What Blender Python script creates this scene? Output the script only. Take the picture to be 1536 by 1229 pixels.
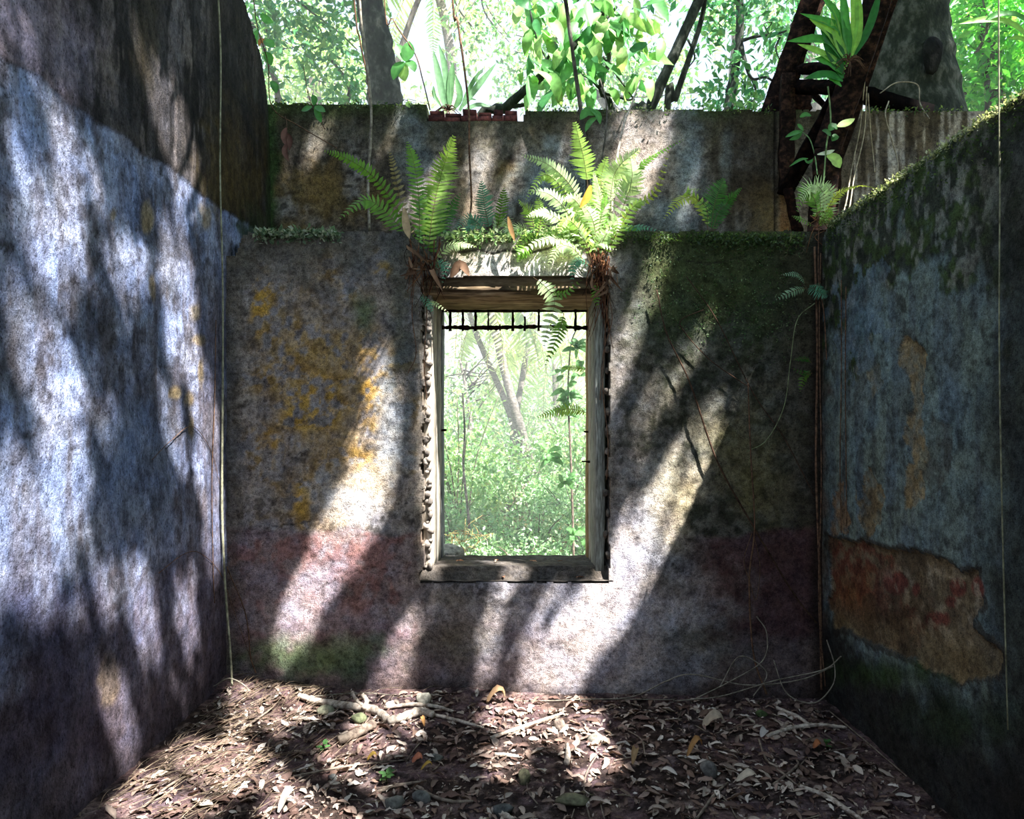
import bpy, math
import numpy as np
from mathutils import Vector, Matrix

for o in list(bpy.data.objects): bpy.data.objects.remove(o)
S = bpy.context.scene
C = S.collection

# ------------------------------------------------------------------ camera, sky, sun, exposure
F, VX, VY, EYE = 1050.0, 788.0, 630.0, 1.6          # focal length and principal point in pixels, eye height
cam_d = bpy.data.cameras.new('camera'); cam = bpy.data.objects.new('camera', cam_d); C.objects.link(cam)
cam_d.sensor_fit = 'HORIZONTAL'; cam_d.sensor_width = 36.0; cam_d.lens = F / 1536 * 36
cam_d.shift_x = (768 - VX) / 1536; cam_d.shift_y = (VY - 614.5) / 1536
cam_d.clip_start = 0.02; cam_d.clip_end = 400
cam.location = (0, 0, EYE); cam.rotation_euler = (math.pi / 2, 0, 0)
S.camera = cam

LIGHT = np.array([-1.0, 0.9, -2.13]); LIGHT /= np.linalg.norm(LIGHT)    # direction the sunlight travels
TOSUN = -LIGHT
sun_d = bpy.data.lights.new('sun', 'SUN'); sun = bpy.data.objects.new('sun', sun_d); C.objects.link(sun)
sun_d.energy = 16.8; sun_d.angle = math.radians(0.55); sun_d.color = (1.0, 0.97, 0.95)
sun.rotation_euler = Vector(LIGHT).to_track_quat('-Z', 'Y').to_euler(); sun.location = (6, -5, 14)

W = bpy.data.worlds.new('sky'); S.world = W; W.use_nodes = True
wn, wl = W.node_tree.nodes, W.node_tree.links
wn.clear()
w_out = wn.new('ShaderNodeOutputWorld'); w_bg = wn.new('ShaderNodeBackground')
w_tc = wn.new('ShaderNodeTexCoord'); w_sep = wn.new('ShaderNodeSeparateXYZ'); w_ramp = wn.new('ShaderNodeValToRGB')
wl.new(w_tc.outputs['Generated'], w_sep.inputs[0]); wl.new(w_sep.outputs['Z'], w_ramp.inputs[0])
w_ramp.color_ramp.elements[0].position = 0.0; w_ramp.color_ramp.elements[0].color = (0.66, 0.82, 1.0, 1)
w_ramp.color_ramp.elements[1].position = 0.95; w_ramp.color_ramp.elements[1].color = (0.62, 0.77, 1.0, 1)
wl.new(w_ramp.outputs[0], w_bg.inputs[0]); w_bg.inputs[1].default_value = 1.05
wl.new(w_bg.outputs[0], w_out.inputs[0])

S.view_settings.view_transform = 'Standard'; S.view_settings.look = 'None'
S.view_settings.gamma = 1.0; S.view_settings.use_curve_mapping = False
S.view_settings.exposure = 0.62

# ------------------------------------------------------------------ helpers
RNG = np.random.default_rng(7)
def P(px, py, Y): return np.array([(px - VX) * Y / F, Y, EYE + (VY - py) * Y / F])
def lin(c):
    c = np.asarray(c, float) / 255.0
    return np.where(c <= 0.04045, c / 12.92, ((c + 0.055) / 1.055) ** 2.4)
def nrm(v):
    v = np.asarray(v, float); return v / (np.linalg.norm(v, axis=-1, keepdims=True) + 1e-12)

def _h(ix, iy, s):
    h = (ix.astype(np.int64) * 374761393 + iy.astype(np.int64) * 668265263 + s * 1442695041) & 0xffffffff
    h = ((h ^ (h >> 13)) * 1274126177) & 0xffffffff
    return ((h ^ (h >> 16)) & 0xffff) / 65535.0
def vn(x, y, s=0):
    ix, iy = np.floor(x), np.floor(y); fx, fy = x - ix, y - iy
    fx = fx * fx * (3 - 2 * fx); fy = fy * fy * (3 - 2 * fy)
    a, b, c, d = _h(ix, iy, s), _h(ix + 1, iy, s), _h(ix, iy + 1, s), _h(ix + 1, iy + 1, s)
    return (a * (1 - fx) + b * fx) * (1 - fy) + (c * (1 - fx) + d * fx) * fy
def fbm(x, y, s=0, o=4, g=0.5):
    x = np.asarray(x, float); y = np.asarray(y, float)
    t = 0; a = 1; n = 0
    for k in range(o):
        t = t + a * vn(x * 2 ** k + 17.3 * k, y * 2 ** k - 9.1 * k, s + k); n += a; a *= g
    return t / n
def sstep(a, b, x): t = np.clip((x - a) / (b - a), 0, 1); return t * t * (3 - 2 * t)
def inpoly(x, y, poly):
    r = np.zeros(np.shape(x), bool); n = len(poly)
    for i in range(n):
        x0, y0 = poly[i]; x1, y1 = poly[(i + 1) % n]
        if y0 == y1: continue
        c = ((y0 > y) != (y1 > y)) & (x < (x1 - x0) * (y - y0) / (y1 - y0) + x0)
        r ^= c
    return r

def spline(pts, n):
    """Catmull-Rom through pts (any dimension), n samples."""
    p = np.asarray(pts, float)
    if len(p) == 2: return p[0] + (p[1] - p[0]) * np.linspace(0, 1, n)[:, None]
    q = np.vstack([2 * p[0] - p[1], p, 2 * p[-1] - p[-2]])
    t = np.linspace(0, len(p) - 1 - 1e-9, n); i = np.floor(t).astype(int); f = (t - i)[:, None]
    a, b, c, d = q[i], q[i + 1], q[i + 2], q[i + 3]
    return 0.5 * (2 * b + (c - a) * f + (2 * a - 5 * b + 4 * c - d) * f ** 2 + (3 * b - a - 3 * c + d) * f ** 3)

class MB:
    """collects geometry for ONE mesh object"""
    def __init__(s): s.v = []; s.f = []; s.c = []; s.n = 0
    def add(s, v, f, col=(1, 1, 1)):
        v = np.asarray(v, float).reshape(-1, 3); col = np.asarray(col, float)
        if col.ndim == 1: col = np.tile(col, (len(v), 1))
        s.v.append(v); s.c.append(col)
        for x in (f if isinstance(f, list) else [f]): s.f.append(np.asarray(x, int) + s.n)
        s.n += len(v); return s
    def tube(s, pts, r, sides=6, col=(1, 1, 1), n=None, wob=0.0, cap=True):
        pts = np.asarray(pts, float)
        r = np.atleast_1d(np.asarray(r, float))
        if n: 
            pts = spline(pts, n)
        m = len(pts); r = np.interp(np.linspace(0, 1, m), np.linspace(0, 1, len(r)), r) if len(r) > 1 else np.full(m, r[0])
        if wob: r = r * (1 + wob * (RNG.random(m) - .5))
        T = nrm(np.gradient(pts, axis=0))
        ref = np.array([0.13, 0.31, 0.94]) if abs(nrm(pts[-1] - pts[0])[2]) < 0.8 else np.array([0.95, 0.2, 0.1])
        A = nrm(np.cross(T, ref)); B = np.cross(T, A)
        ang = np.arange(sides) * 2 * math.pi / sides
        rr = r[:, None] * np.ones(sides)
        if wob: rr = rr * (1 + wob * (RNG.random((m, sides)) - .5))
        v = pts[:, None] + rr[..., None] * (np.cos(ang)[None, :, None] * A[:, None] + np.sin(ang)[None, :, None] * B[:, None])
        i = np.arange(m - 1)[:, None] * sides; j = np.arange(sides)[None]; k = (j + 1) % sides
        q = np.stack([i + j, i + k, i + sides + k, i + sides + j], -1).reshape(-1, 4)
        fs = [q]
        if cap and sides == 4: fs += [np.array([[3, 2, 1, 0]]), np.array([[0, 1, 2, 3]]) + (m - 1) * sides]
        elif cap:
            e = np.arange(1, sides - 1)
            fs += [np.stack([0 * e, e + 1, e], -1), np.stack([0 * e, e, e + 1], -1) + (m - 1) * sides]
        return s.add(v.reshape(-1, 3), fs, col)
    def box(s, lo, hi, col=(1, 1, 1), M=None, jit=0.0):
        lo, hi = np.asarray(lo, float), np.asarray(hi, float)
        v = np.array([[x, y, z] for x in (0, 1) for y in (0, 1) for z in (0, 1)], float) * (hi - lo) + lo
        if jit: v = v + (RNG.random(v.shape) - .5) * jit
        if M is not None: v = v @ np.asarray(M)[:3, :3].T + np.asarray(M)[:3, 3]
        return s.add(v, np.array([[0, 1, 3, 2], [4, 6, 7, 5], [0, 4, 5, 1], [2, 3, 7, 6], [0, 2, 6, 4], [1, 5, 7, 3]]), col)
    def build(s, name, mat, parent=None, smooth=False):
        me = bpy.data.meshes.new(name)
        v = np.vstack(s.v); c = np.vstack(s.c)
        ls = np.concatenate([f.reshape(-1) for f in s.f]); cnt = np.concatenate([np.full(len(f), f.shape[1]) for f in s.f])
        me.vertices.add(len(v)); me.vertices.foreach_set('co', v.reshape(-1).astype(np.float32))
        me.loops.add(len(ls)); me.loops.foreach_set('vertex_index', ls.astype(np.int32))
        me.polygons.add(len(cnt)); st = np.concatenate([[0], np.cumsum(cnt)[:-1]])
        me.polygons.foreach_set('loop_start', st.astype(np.int32))
        if smooth is True: me.polygons.foreach_set('use_smooth', np.ones(len(cnt), bool))
        elif smooth is not False: me.polygons.foreach_set('use_smooth', np.asarray(smooth, bool))
        a = me.color_attributes.new('Col', 'FLOAT_COLOR', 'POINT')
        a.data.foreach_set('color', np.hstack([c, np.ones((len(c), 1))]).reshape(-1).astype(np.float32))
        me.update(calc_edges=True); me.validate()
        me.materials.append(mat)
        return link(name, me, parent)
def link(name, me, parent=None):
    o = bpy.data.objects.new(name, me); C.objects.link(o)
    if parent is not None: o.parent = parent
    return o
def tag(o, label=None, cat=None, group=None, kind=None):
    if label: o['label'] = label
    if cat: o['category'] = cat
    if group: o['group'] = group
    if kind: o['kind'] = kind
    return o
def empty(name, loc=(0, 0, 0)):
    o = bpy.data.objects.new(name, None); C.objects.link(o); o.empty_display_size = 0.05
    o.location = loc; return o
def thing(name, label, cat, group=None, loc=(0, 0, 0)): return tag(empty(name, loc), label, cat, group)
def part(mb, name, mat, root, smooth=False, kind=None):
    """build in world coordinates, then hang under a root that stands at its own base"""
    o = mb.build(name, mat, None, smooth)
    me = o.data
    r = root
    off = Vector((0, 0, 0))
    while r is not None: off += r.location; r = r.parent
    me.transform(Matrix.Translation(-off))
    o.parent = root
    if kind: o['kind'] = kind
    return o
def recentre(o):
    """origin to the middle of the lower bound of the mesh (world coordinates in, same place out)"""
    me = o.data; n = len(me.vertices); co = np.empty(n * 3, np.float32); me.vertices.foreach_get('co', co); co = co.reshape(-1, 3)
    c = (co.min(0) + co.max(0)) / 2; c[2] = co[:, 2].min()
    me.transform(Matrix.Translation(-Vector(c.tolist()))); o.location = c.tolist(); return o

# ------------------------------------------------------------------ materials
def new_mat(name):
    m = bpy.data.materials.new(name); m.use_nodes = True; n = m.node_tree.nodes; n.clear()
    return m, n, m.node_tree.links
def nd(n, t, **k):
    x = n.new(t)
    for a, b in k.items():
        if a in x.inputs.keys(): x.inputs[a].default_value = b
        else: setattr(x, a, b)
    return x
def ramp(n, stops):
    r = n.new('ShaderNodeValToRGB'); e = r.color_ramp.elements
    e[0].position, e[0].color = stops[0][0], (*stops[0][1], 1); e[1].position, e[1].color = stops[-1][0], (*stops[-1][1], 1)
    for p, c in stops[1:-1]: x = e.new(p); x.color = (*c, 1)
    return r
def g(v): return (v, v, v)

def mat_plaster(name, grain=38, speck=(0.35, 1.55), bump=0.8, scl=(1, 1, 1)):
    m, n, l = new_mat(name)
    at = nd(n, 'ShaderNodeAttribute', attribute_name='Col'); tc = n.new('ShaderNodeTexCoord')
    mp = nd(n, 'ShaderNodeMapping'); mp.inputs['Scale'].default_value = scl; l.new(tc.outputs['Object'], mp.inputs[0])
    n1 = nd(n, 'ShaderNodeTexNoise', Scale=grain, Detail=6, Roughness=0.72); l.new(mp.outputs[0], n1.inputs['Vector'])
    n2 = nd(n, 'ShaderNodeTexNoise', Scale=grain * 4.2, Detail=4, Roughness=0.7); l.new(mp.outputs[0], n2.inputs['Vector'])
    r1 = ramp(n, [(0.30, g(speck[0])), (0.5, g(1.0)), (0.74, g(speck[1]))]); l.new(n1.outputs['Fac'], r1.inputs[0])
    r2 = ramp(n, [(0.34, g(0.25)), (0.45, g(0.95)), (0.60, g(1.08)), (0.72, g(1.9))]); l.new(n2.outputs['Fac'], r2.inputs[0])
    n3 = nd(n, 'ShaderNodeTexNoise', Scale=grain * 0.24, Detail=9, Roughness=0.78); l.new(mp.outputs[0], n3.inputs['Vector'])
    r3 = ramp(n, [(0.36, (0.40, 0.385, 0.39)), (0.46, (0.82, 0.80, 0.80)), (0.54, g(1.05)), (0.68, (1.34, 1.34, 1.36))]); l.new(n3.outputs['Fac'], r3.inputs[0])
    n4 = nd(n, 'ShaderNodeTexNoise', Scale=4.0, Detail=7, Roughness=0.7); l.new(tc.outputs['Object'], n4.inputs['Vector'])
    r4 = ramp(n, [(0.38, (0.90, 0.97, 1.10)), (0.5, g(1.0)), (0.62, (1.05, 1.0, 0.90))]); l.new(n4.outputs['Fac'], r4.inputs[0])
    m1 = nd(n, 'ShaderNodeMix', data_type='RGBA', blend_type='MULTIPLY'); m1.inputs[0].default_value = 1
    l.new(at.outputs['Color'], m1.inputs[6]); l.new(r1.outputs[0], m1.inputs[7])
    m2 = nd(n, 'ShaderNodeMix', data_type='RGBA', blend_type='MULTIPLY'); m2.inputs[0].default_value = 1
    l.new(m1.outputs[2], m2.inputs[6]); l.new(r2.outputs[0], m2.inputs[7])
    m3 = nd(n, 'ShaderNodeMix', data_type='RGBA', blend_type='MULTIPLY'); m3.inputs[0].default_value = 1
    l.new(m2.outputs[2], m3.inputs[6]); l.new(r3.outputs[0], m3.inputs[7])
    m4 = nd(n, 'ShaderNodeMix', data_type='RGBA', blend_type='MULTIPLY'); m4.inputs[0].default_value = 1
    l.new(m3.outputs[2], m4.inputs[6]); l.new(r4.outputs[0], m4.inputs[7])
    b = nd(n, 'ShaderNodeBsdfPrincipled', Roughness=0.93); b.inputs['Specular IOR Level'].default_value = 0.15
    l.new(m4.outputs[2], b.inputs['Base Color'])
    ad = nd(n, 'ShaderNodeMath', operation='ADD'); l.new(n1.outputs['Fac'], ad.inputs[0]); l.new(n2.outputs['Fac'], ad.inputs[1])
    bp = nd(n, 'ShaderNodeBump', Strength=bump, Distance=0.012); l.new(ad.outputs[0], bp.inputs['Height']); l.new(bp.outputs[0], b.inputs['Normal'])
    o = n.new('ShaderNodeOutputMaterial'); l.new(b.outputs[0], o.inputs[0]); return m

def mat_leaf(name, trans=0.42, rough=0.45, spec=0.35, gain=1.35, vary=0.0):
    m, n, l = new_mat(name)
    at = nd(n, 'ShaderNodeAttribute', attribute_name='Col')
    col = at.outputs['Color']
    if vary:
        oi = n.new('ShaderNodeObjectInfo'); hs = nd(n, 'ShaderNodeHueSaturation')
        mr = nd(n, 'ShaderNodeMapRange'); mr.inputs['To Min'].default_value = 1 - vary; mr.inputs['To Max'].default_value = 1 + vary
        l.new(oi.outputs['Random'], mr.inputs['Value']); l.new(mr.outputs[0], hs.inputs['Value']); l.new(col, hs.inputs['Color']); col = hs.outputs[0]
    tc = n.new('ShaderNodeTexCoord'); nz = nd(n, 'ShaderNodeTexNoise', Scale=30.0, Detail=3); l.new(tc.outputs['Object'], nz.inputs['Vector'])
    rr = ramp(n, [(0.3, g(0.75)), (0.7, g(1.2))]); l.new(nz.outputs['Fac'], rr.inputs[0])
    mm = nd(n, 'ShaderNodeMix', data_type='RGBA', blend_type='MULTIPLY'); mm.inputs[0].default_value = 1
    l.new(col, mm.inputs[6]); l.new(rr.outputs[0], mm.inputs[7]); col = mm.outputs[2]
    b = nd(n, 'ShaderNodeBsdfPrincipled', Roughness=rough); b.inputs['Specular IOR Level'].default_value = spec
    l.new(col, b.inputs['Base Color'])
    o = n.new('ShaderNodeOutputMaterial')
    if trans:
        t = n.new('ShaderNodeBsdfTranslucent')
        tm = nd(n, 'ShaderNodeMix', data_type='RGBA', blend_type='MULTIPLY'); tm.inputs[0].default_value = 1
        l.new(col, tm.inputs[6]); tm.inputs[7].default_value = (gain * 1.05, gain, gain * 0.7, 1); l.new(tm.outputs[2], t.inputs[0])
        mx = nd(n, 'ShaderNodeMixShader'); mx.inputs[0].default_value = trans
        l.new(b.outputs[0], mx.inputs[1]); l.new(t.outputs[0], mx.inputs[2]); l.new(mx.outputs[0], o.inputs[0])
    else: l.new(b.outputs[0], o.inputs[0])
    return m

def mat_noise(name, c0, c1, scale=12, rough=0.9, bump=0.6, dist=0.01, c2=None, scl=(1, 1, 1), detail=6, spec=0.2, lo=0.35, hi=0.66):
    """procedural two/three tone material with relief; multiplied by the mesh's own colour"""
    m, n, l = new_mat(name)
    tc = n.new('ShaderNodeTexCoord'); mp = nd(n, 'ShaderNodeMapping'); mp.inputs['Scale'].default_value = scl
    l.new(tc.outputs['Object'], mp.inputs[0])
    z = nd(n, 'ShaderNodeTexNoise', Scale=scale, Detail=detail, Roughness=0.65); l.new(mp.outputs[0], z.inputs['Vector'])
    st = [(lo, tuple(lin(c0))), (hi, tuple(lin(c1)))]
    if c2: st.insert(1, ((lo + hi) / 2, tuple(lin(c2))))
    r = ramp(n, st); l.new(z.outputs['Fac'], r.inputs[0])
    at = nd(n, 'ShaderNodeAttribute', attribute_name='Col')
    mm = nd(n, 'ShaderNodeMix', data_type='RGBA', blend_type='MULTIPLY'); mm.inputs[0].default_value = 1
    l.new(r.outputs[0], mm.inputs[6]); l.new(at.outputs['Color'], mm.inputs[7])
    b = nd(n, 'ShaderNodeBsdfPrincipled', Roughness=rough); b.inputs['Specular IOR Level'].default_value = spec
    l.new(mm.outputs[2], b.inputs['Base Color'])
    bp = nd(n, 'ShaderNodeBump', Strength=bump, Distance=dist); l.new(z.outputs['Fac'], bp.inputs['Height']); l.new(bp.outputs[0], b.inputs['Normal'])
    o = n.new('ShaderNodeOutputMaterial'); l.new(b.outputs[0], o.inputs[0]); return m

M_WALL = mat_plaster('weathered_plaster')
M_WALLV = mat_plaster('streaked_concrete', grain=30, speck=(0.35, 1.6), bump=0.85, scl=(1, 1, 0.6))
M_SOIL = mat_plaster('dark_leaf_mould', grain=60, speck=(0.3, 1.7), bump=0.9)
M_LEAF = mat_leaf('green_leaf')
M_FERN = mat_leaf('fern_frond', trans=0.45, gain=1.5)
M_DRYLEAF = mat_leaf('dry_leaf', trans=0.12, rough=0.8, spec=0.15, gain=1.0, vary=0.28)
M_DRYLEAF2 = mat_leaf('dry_leaf_litter', trans=0.1, rough=0.85, spec=0.12, gain=1.0)
M_BARK = mat_noise('tree_bark', (38, 36, 32), (128, 122, 110), scale=9, bump=0.9, dist=0.03, c2=(74, 70, 60), scl=(1, 1, 0.5))
M_DARKBARK = mat_noise('mossy_dark_bark', (20, 26, 20), (86, 88, 80), scale=11, bump=0.9, dist=0.03, c2=(42, 48, 38), scl=(1, 1, 0.6))
M_PALM = mat_noise('palm_bark', (78, 72, 66), (158, 150, 140), scale=16, bump=0.6, dist=0.02, scl=(1, 1, 2.2))
M_VINE = mat_noise('vine_stem', (100, 92, 80), (176, 168, 150), scale=30, bump=0.4, dist=0.003)
M_ROOT = mat_noise('brown_root', (46, 32, 24), (128, 98, 76), scale=40, bump=0.4, dist=0.003)
M_RUST = mat_noise('rusted_iron', (14, 11, 10), (66, 46, 36), scale=26, bump=0.9, dist=0.008, c2=(30, 22, 19), rough=0.9, spec=0.03)
M_WOOD = mat_noise('weathered_frame_wood', (110, 102, 90), (206, 198, 182), scale=14, bump=0.7, dist=0.006, c2=(160, 152, 138), scl=(6, 6, 0.7))
M_LINTEL = mat_noise('old_lintel_timber', (90, 74, 56), (206, 184, 148), scale=9, bump=0.7, dist=0.008, c2=(164, 138, 104), scl=(0.6, 3, 3))  # tan timber, lightened to carry bounce light on the soffit
M_STONE = mat_noise('grey_stone', (84, 80, 78), (168, 162, 156), scale=22, bump=0.8, dist=0.006)
M_BRICK = mat_noise('dark_red_brick', (52, 30, 30), (120, 66, 58), scale=34, bump=0.8, dist=0.005)
M_STICK = mat_noise('bleached_stick', (120, 106, 92), (214, 202, 186), scale=18, bump=0.5, dist=0.004, scl=(2, 2, 2))
M_TWIG = mat_noise('dry_twig', (78, 66, 58), (150, 136, 120), scale=30, bump=0.4, dist=0.003)
# ------------------------------------------------------------------ the room: planes
XL, XR, YB, YU = -1.73, 1.72, 4.05, 4.74          # left wall, right wall, window wall, upper wall set back behind its ledge
ZL, ZU = 2.69, 3.70                               # ledge height, top of upper wall
OX0, OX1, OZ0, OZ1 = -0.60, 0.49, 0.655, 2.43     # rough opening
FX0, FX1 = -0.552, 0.413                          # clear opening between the jambs

class Paint:
    """vertex colour (albedo) and relief of one wall; stains and some painted light or shade are placed in picture positions taken on that wall's plane"""
    def __init__(s, X, Y, Z, base):
        s.X, s.Y, s.Z = X, Y, Z
        Yc = np.maximum(Y, 0.8)
        s.px = VX + X * F / Yc; s.py = VY - (Z - EYE) * F / Yc
        s.c = np.tile(lin(base), X.shape + (1,)); s.h = np.zeros(X.shape)
        s.u = X if np.ptp(X) > np.ptp(Y) else Y
        s.n1 = fbm(s.u * 6, Z * 6, 11, 5); s.n2 = fbm(s.u * 22, Z * 22, 23, 4); s.nv = fbm(s.u * 18, Z * 2.2, 31, 5)
        s.w1 = fbm(s.u * 9, Z * 9, 41, 5) - .5; s.w2 = fbm(s.u * 9, Z * 9, 57, 5) - .5
    def mix(s, m, col, a=1.0):
        m = np.clip(m * a, 0, 1)[..., None]; s.c = s.c * (1 - m) + lin(col) * m
    def mul(s, m, k): s.c = s.c * (1 + (k - 1) * np.clip(m, 0, 1)[..., None])
    def ell(s, cx, cy, rx, ry, soft=0.6, warp=0.9):
        d = np.sqrt(((s.px - cx) / rx) ** 2 + ((s.py - cy) / ry) ** 2) + warp * (s.n1 - .5) * 1.6 + warp * (s.n2 - .5) * .6
        return 1 - sstep(1 - soft, 1 + soft * .4, d)
    def poly(s, pts, warp=28):
        return inpoly(s.px + s.w1 * warp * 2, s.py + s.w2 * warp * 2, pts).astype(float)
    def line(s, pts, w, warp=10):
        d = np.full(s.px.shape, 1e9); x = s.px + s.w1 * warp; y = s.py + s.w2 * warp
        for (x0, y0), (x1, y1) in zip(pts[:-1], pts[1:]):
            vx, vy = x1 - x0, y1 - y0; t = np.clip(((x - x0) * vx + (y - y0) * vy) / (vx * vx + vy * vy), 0, 1)
            d = np.minimum(d, np.hypot(x - x0 - t * vx, y - y0 - t * vy))
        return 1 - sstep(w * .5, w, d)
    def patchy(s, lo, hi, n=None): return sstep(lo, hi, s.n1 * .5 + s.n2 * .5 if n is None else n)

def wall(name, us, zs, pos, nrmv, keep, thick, paintfn, mat, base, edge=None, gain=1.9):
    U, Z = np.meshgrid(us, zs, indexing='ij'); nu, nz = U.shape
    U2, Z2 = (U, Z) if edge is None else edge(U, Z)
    X, Y, Zz = pos(U2, Z2)
    p = Paint(X, Y, Zz, base); paintfn(p)
    p.c = np.minimum(p.c * gain, .8)
    N = np.array(nrmv, float)
    v = np.stack([X, Y, Zz], -1) + p.h[..., None] * N
    uc = (us[:-1] + us[1:]) / 2; zc = (zs[:-1] + zs[1:]) / 2
    K = keep(*np.meshgrid(uc, zc, indexing='ij'))
    idx = np.arange(nu * nz).reshape(nu, nz)
    a, b, c, d = idx[:-1, :-1], idx[1:, :-1], idx[1:, 1:], idx[:-1, 1:]
    q = np.stack([a[K], b[K], c[K], d[K]], -1)
    mb = MB(); col = p.c.reshape(-1, 3); vv = v.reshape(-1, 3)
    # boundary edges -> side faces of the wall's thickness
    e = np.concatenate([q[:, [0, 1]], q[:, [1, 2]], q[:, [2, 3]], q[:, [3, 0]]])
    key = np.sort(e, 1); kk = key[:, 0].astype(np.int64) * (nu * nz) + key[:, 1]
    uq, first, cnt = np.unique(kk, return_index=True, return_counts=True)
    be = e[first[cnt == 1]]
    used = np.unique(q); remap = -np.ones(nu * nz, int); remap[used] = np.arange(len(used))
    mb.add(vv[used], remap[q], col[used])
    n0 = len(q)
    A, B = vv[be[:, 0]], vv[be[:, 1]]; off = -N * thick
    sv = np.stack([A, B, B + off, A + off], 1).reshape(-1, 3)
    sc = np.stack([col[be[:, 0]], col[be[:, 1]], col[be[:, 1]], col[be[:, 0]]], 1).reshape(-1, 3)
    mb.add(sv, np.arange(len(sv)).reshape(-1, 4), sc)
    # back of the wall: the same outline, coarse
    st = 12; ui = np.unique(np.r_[np.arange(0, nu - 1, st), nu - 1]); zi = np.unique(np.r_[np.arange(0, nz - 1, st), nz - 1])
    bv, bf = [], []
    for i in range(len(ui) - 1):
        for j in range(len(zi) - 1):
            if K[ui[i]:ui[i + 1], zi[j]:zi[j + 1]].all():
                k4 = [idx[ui[i], zi[j]], idx[ui[i + 1], zi[j]], idx[ui[i + 1], zi[j + 1]], idx[ui[i], zi[j + 1]]]
                bf.append(np.arange(4) + len(bv)); bv += [vv[k] + off for k in k4]
    mb.add(np.array(bv), np.array(bf), lin((110, 104, 98)))
    tot = sum(len(f) for f in mb.f); sm = np.zeros(tot, bool); sm[:n0] = True
    return tag(mb.build(name, mat, None, sm), kind='structure')

def arange2(*segs):
    out = []
    for a, b, st in segs: out.append(np.linspace(a, b, max(2, int(round((b - a) / st)) + 1)))
    return np.unique(np.round(np.concatenate(out), 5))

# ---- left wall: pale blue limewash up to the old ceiling line, bare dark render above
def paint_left(p):
    p.h += (p.n1 - .5) * .014 + (p.n2 - .5) * .006
    # vertical grey-violet weathering of the limewash
    p.mix(sstep(.42, .62, p.nv), (120, 120, 132), .6)
    p.mix(sstep(.5, .64, p.n1), (148, 156, 182), .8)
    p.mix(sstep(.56, .70, fbm(p.u * 14, p.Z * 5, 71, 5)), (84, 82, 90), .6)
    p.mix(sstep(.55, .66, p.n2 * .6 + p.nv * .4), (66, 62, 66), .7)
    zc = 2.80 + .05 * (p.n1 - .5)
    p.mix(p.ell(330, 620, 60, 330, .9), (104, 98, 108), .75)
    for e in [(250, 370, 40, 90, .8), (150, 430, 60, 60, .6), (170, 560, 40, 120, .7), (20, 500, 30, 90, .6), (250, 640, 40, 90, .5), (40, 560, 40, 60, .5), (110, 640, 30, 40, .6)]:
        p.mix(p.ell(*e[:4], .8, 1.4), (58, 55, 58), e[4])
    p.mix(p.ell(200, 720, 70, 110, .4, .5), (106, 120, 146), .8)          # blue rectangle of shade painted into the limewash
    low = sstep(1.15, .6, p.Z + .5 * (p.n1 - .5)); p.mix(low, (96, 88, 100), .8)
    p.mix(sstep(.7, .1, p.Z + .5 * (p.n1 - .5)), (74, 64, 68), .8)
    p.mix(p.ell(40, 930, 110, 130, .7), (58, 56, 76), .8); p.mix(p.ell(60, 1080, 130, 100, .8), (70, 62, 76), .8)  # shade at the lower left painted in as darker patches
    for cx, cy, rx, ry in [(222, 325, 10, 22), (228, 430, 6, 28), (292, 470, 9, 16), (300, 560, 7, 30), (285, 600, 8, 16), (287, 640, 5, 24), (165, 1020, 14, 40), (310, 330, 16, 24), (262, 590, 10, 8), (170, 320, 6, 12), (295, 510, 14, 10)]:
        p.mix(p.ell(cx, cy, rx, ry, .5, 1.0), (146, 128, 92), .75 if cy < 900 else .35)
    # bare render above the ceiling line
    up = sstep(0, .02, p.Z - zc)
    p.mix(up, (70, 66, 66), 1.0)
    p.mix(up * sstep(.46, .6, p.nv), (36, 33, 32), .9)
    p.mix(up * sstep(.55, .66, fbm(p.u * 20, p.Z * 4, 77, 5)), (116, 108, 106), .9)
    p.mix(up * p.ell(30, 80, 110, 120, .6), (150, 138, 150), .75)
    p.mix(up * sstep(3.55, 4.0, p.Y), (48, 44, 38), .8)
    p.mix(up * p.ell(345, 290, 60, 120, .9), (92, 76, 38), .7)
    p.mix(up * p.ell(215, 60, 20, 120, .8), (66, 58, 38), .6)
    p.mix(sstep(4.62, 4.72, p.Y + .08 * (p.n1 - .5)), (58, 76, 40), .7)
    p.mix(p.ell(375, 345, 26, 34, .6), (44, 60, 34), .9)
    # broken seam in the corner and hairline cracks
    sm = p.ell(356, 520, 9, 150, .4, 1.5); p.mix(sm, (44, 42, 36), .9); p.h -= .02 * sm
    for ln in [[(215, 540), (330, 575)], [(170, 430), (215, 470)], [(70, 640), (160, 700)], [(190, 330), (140, 400)]]:
        k = p.line(ln, 1.2); p.mix(k, (60, 58, 60), .5)
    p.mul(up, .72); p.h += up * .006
topY = [-2, 3.3, 3.9, 4.10, 4.26, 4.40, 4.55, 4.63, 4.68, 4.72, 4.76]; topZ = [4.75, 4.7, 4.5, 4.34, 4.18, 4.08, 3.98, 3.86, 3.74, 3.5, 3.2]
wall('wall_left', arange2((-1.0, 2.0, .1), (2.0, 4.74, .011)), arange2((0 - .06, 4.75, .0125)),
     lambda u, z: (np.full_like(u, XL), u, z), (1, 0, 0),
     lambda u, z: z < np.interp(u, topY, topZ) + .03 * (fbm(u * 9, z * 3, 5) - .5), .5, paint_left, M_WALLV, (132, 144, 172), gain=1.12)

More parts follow.
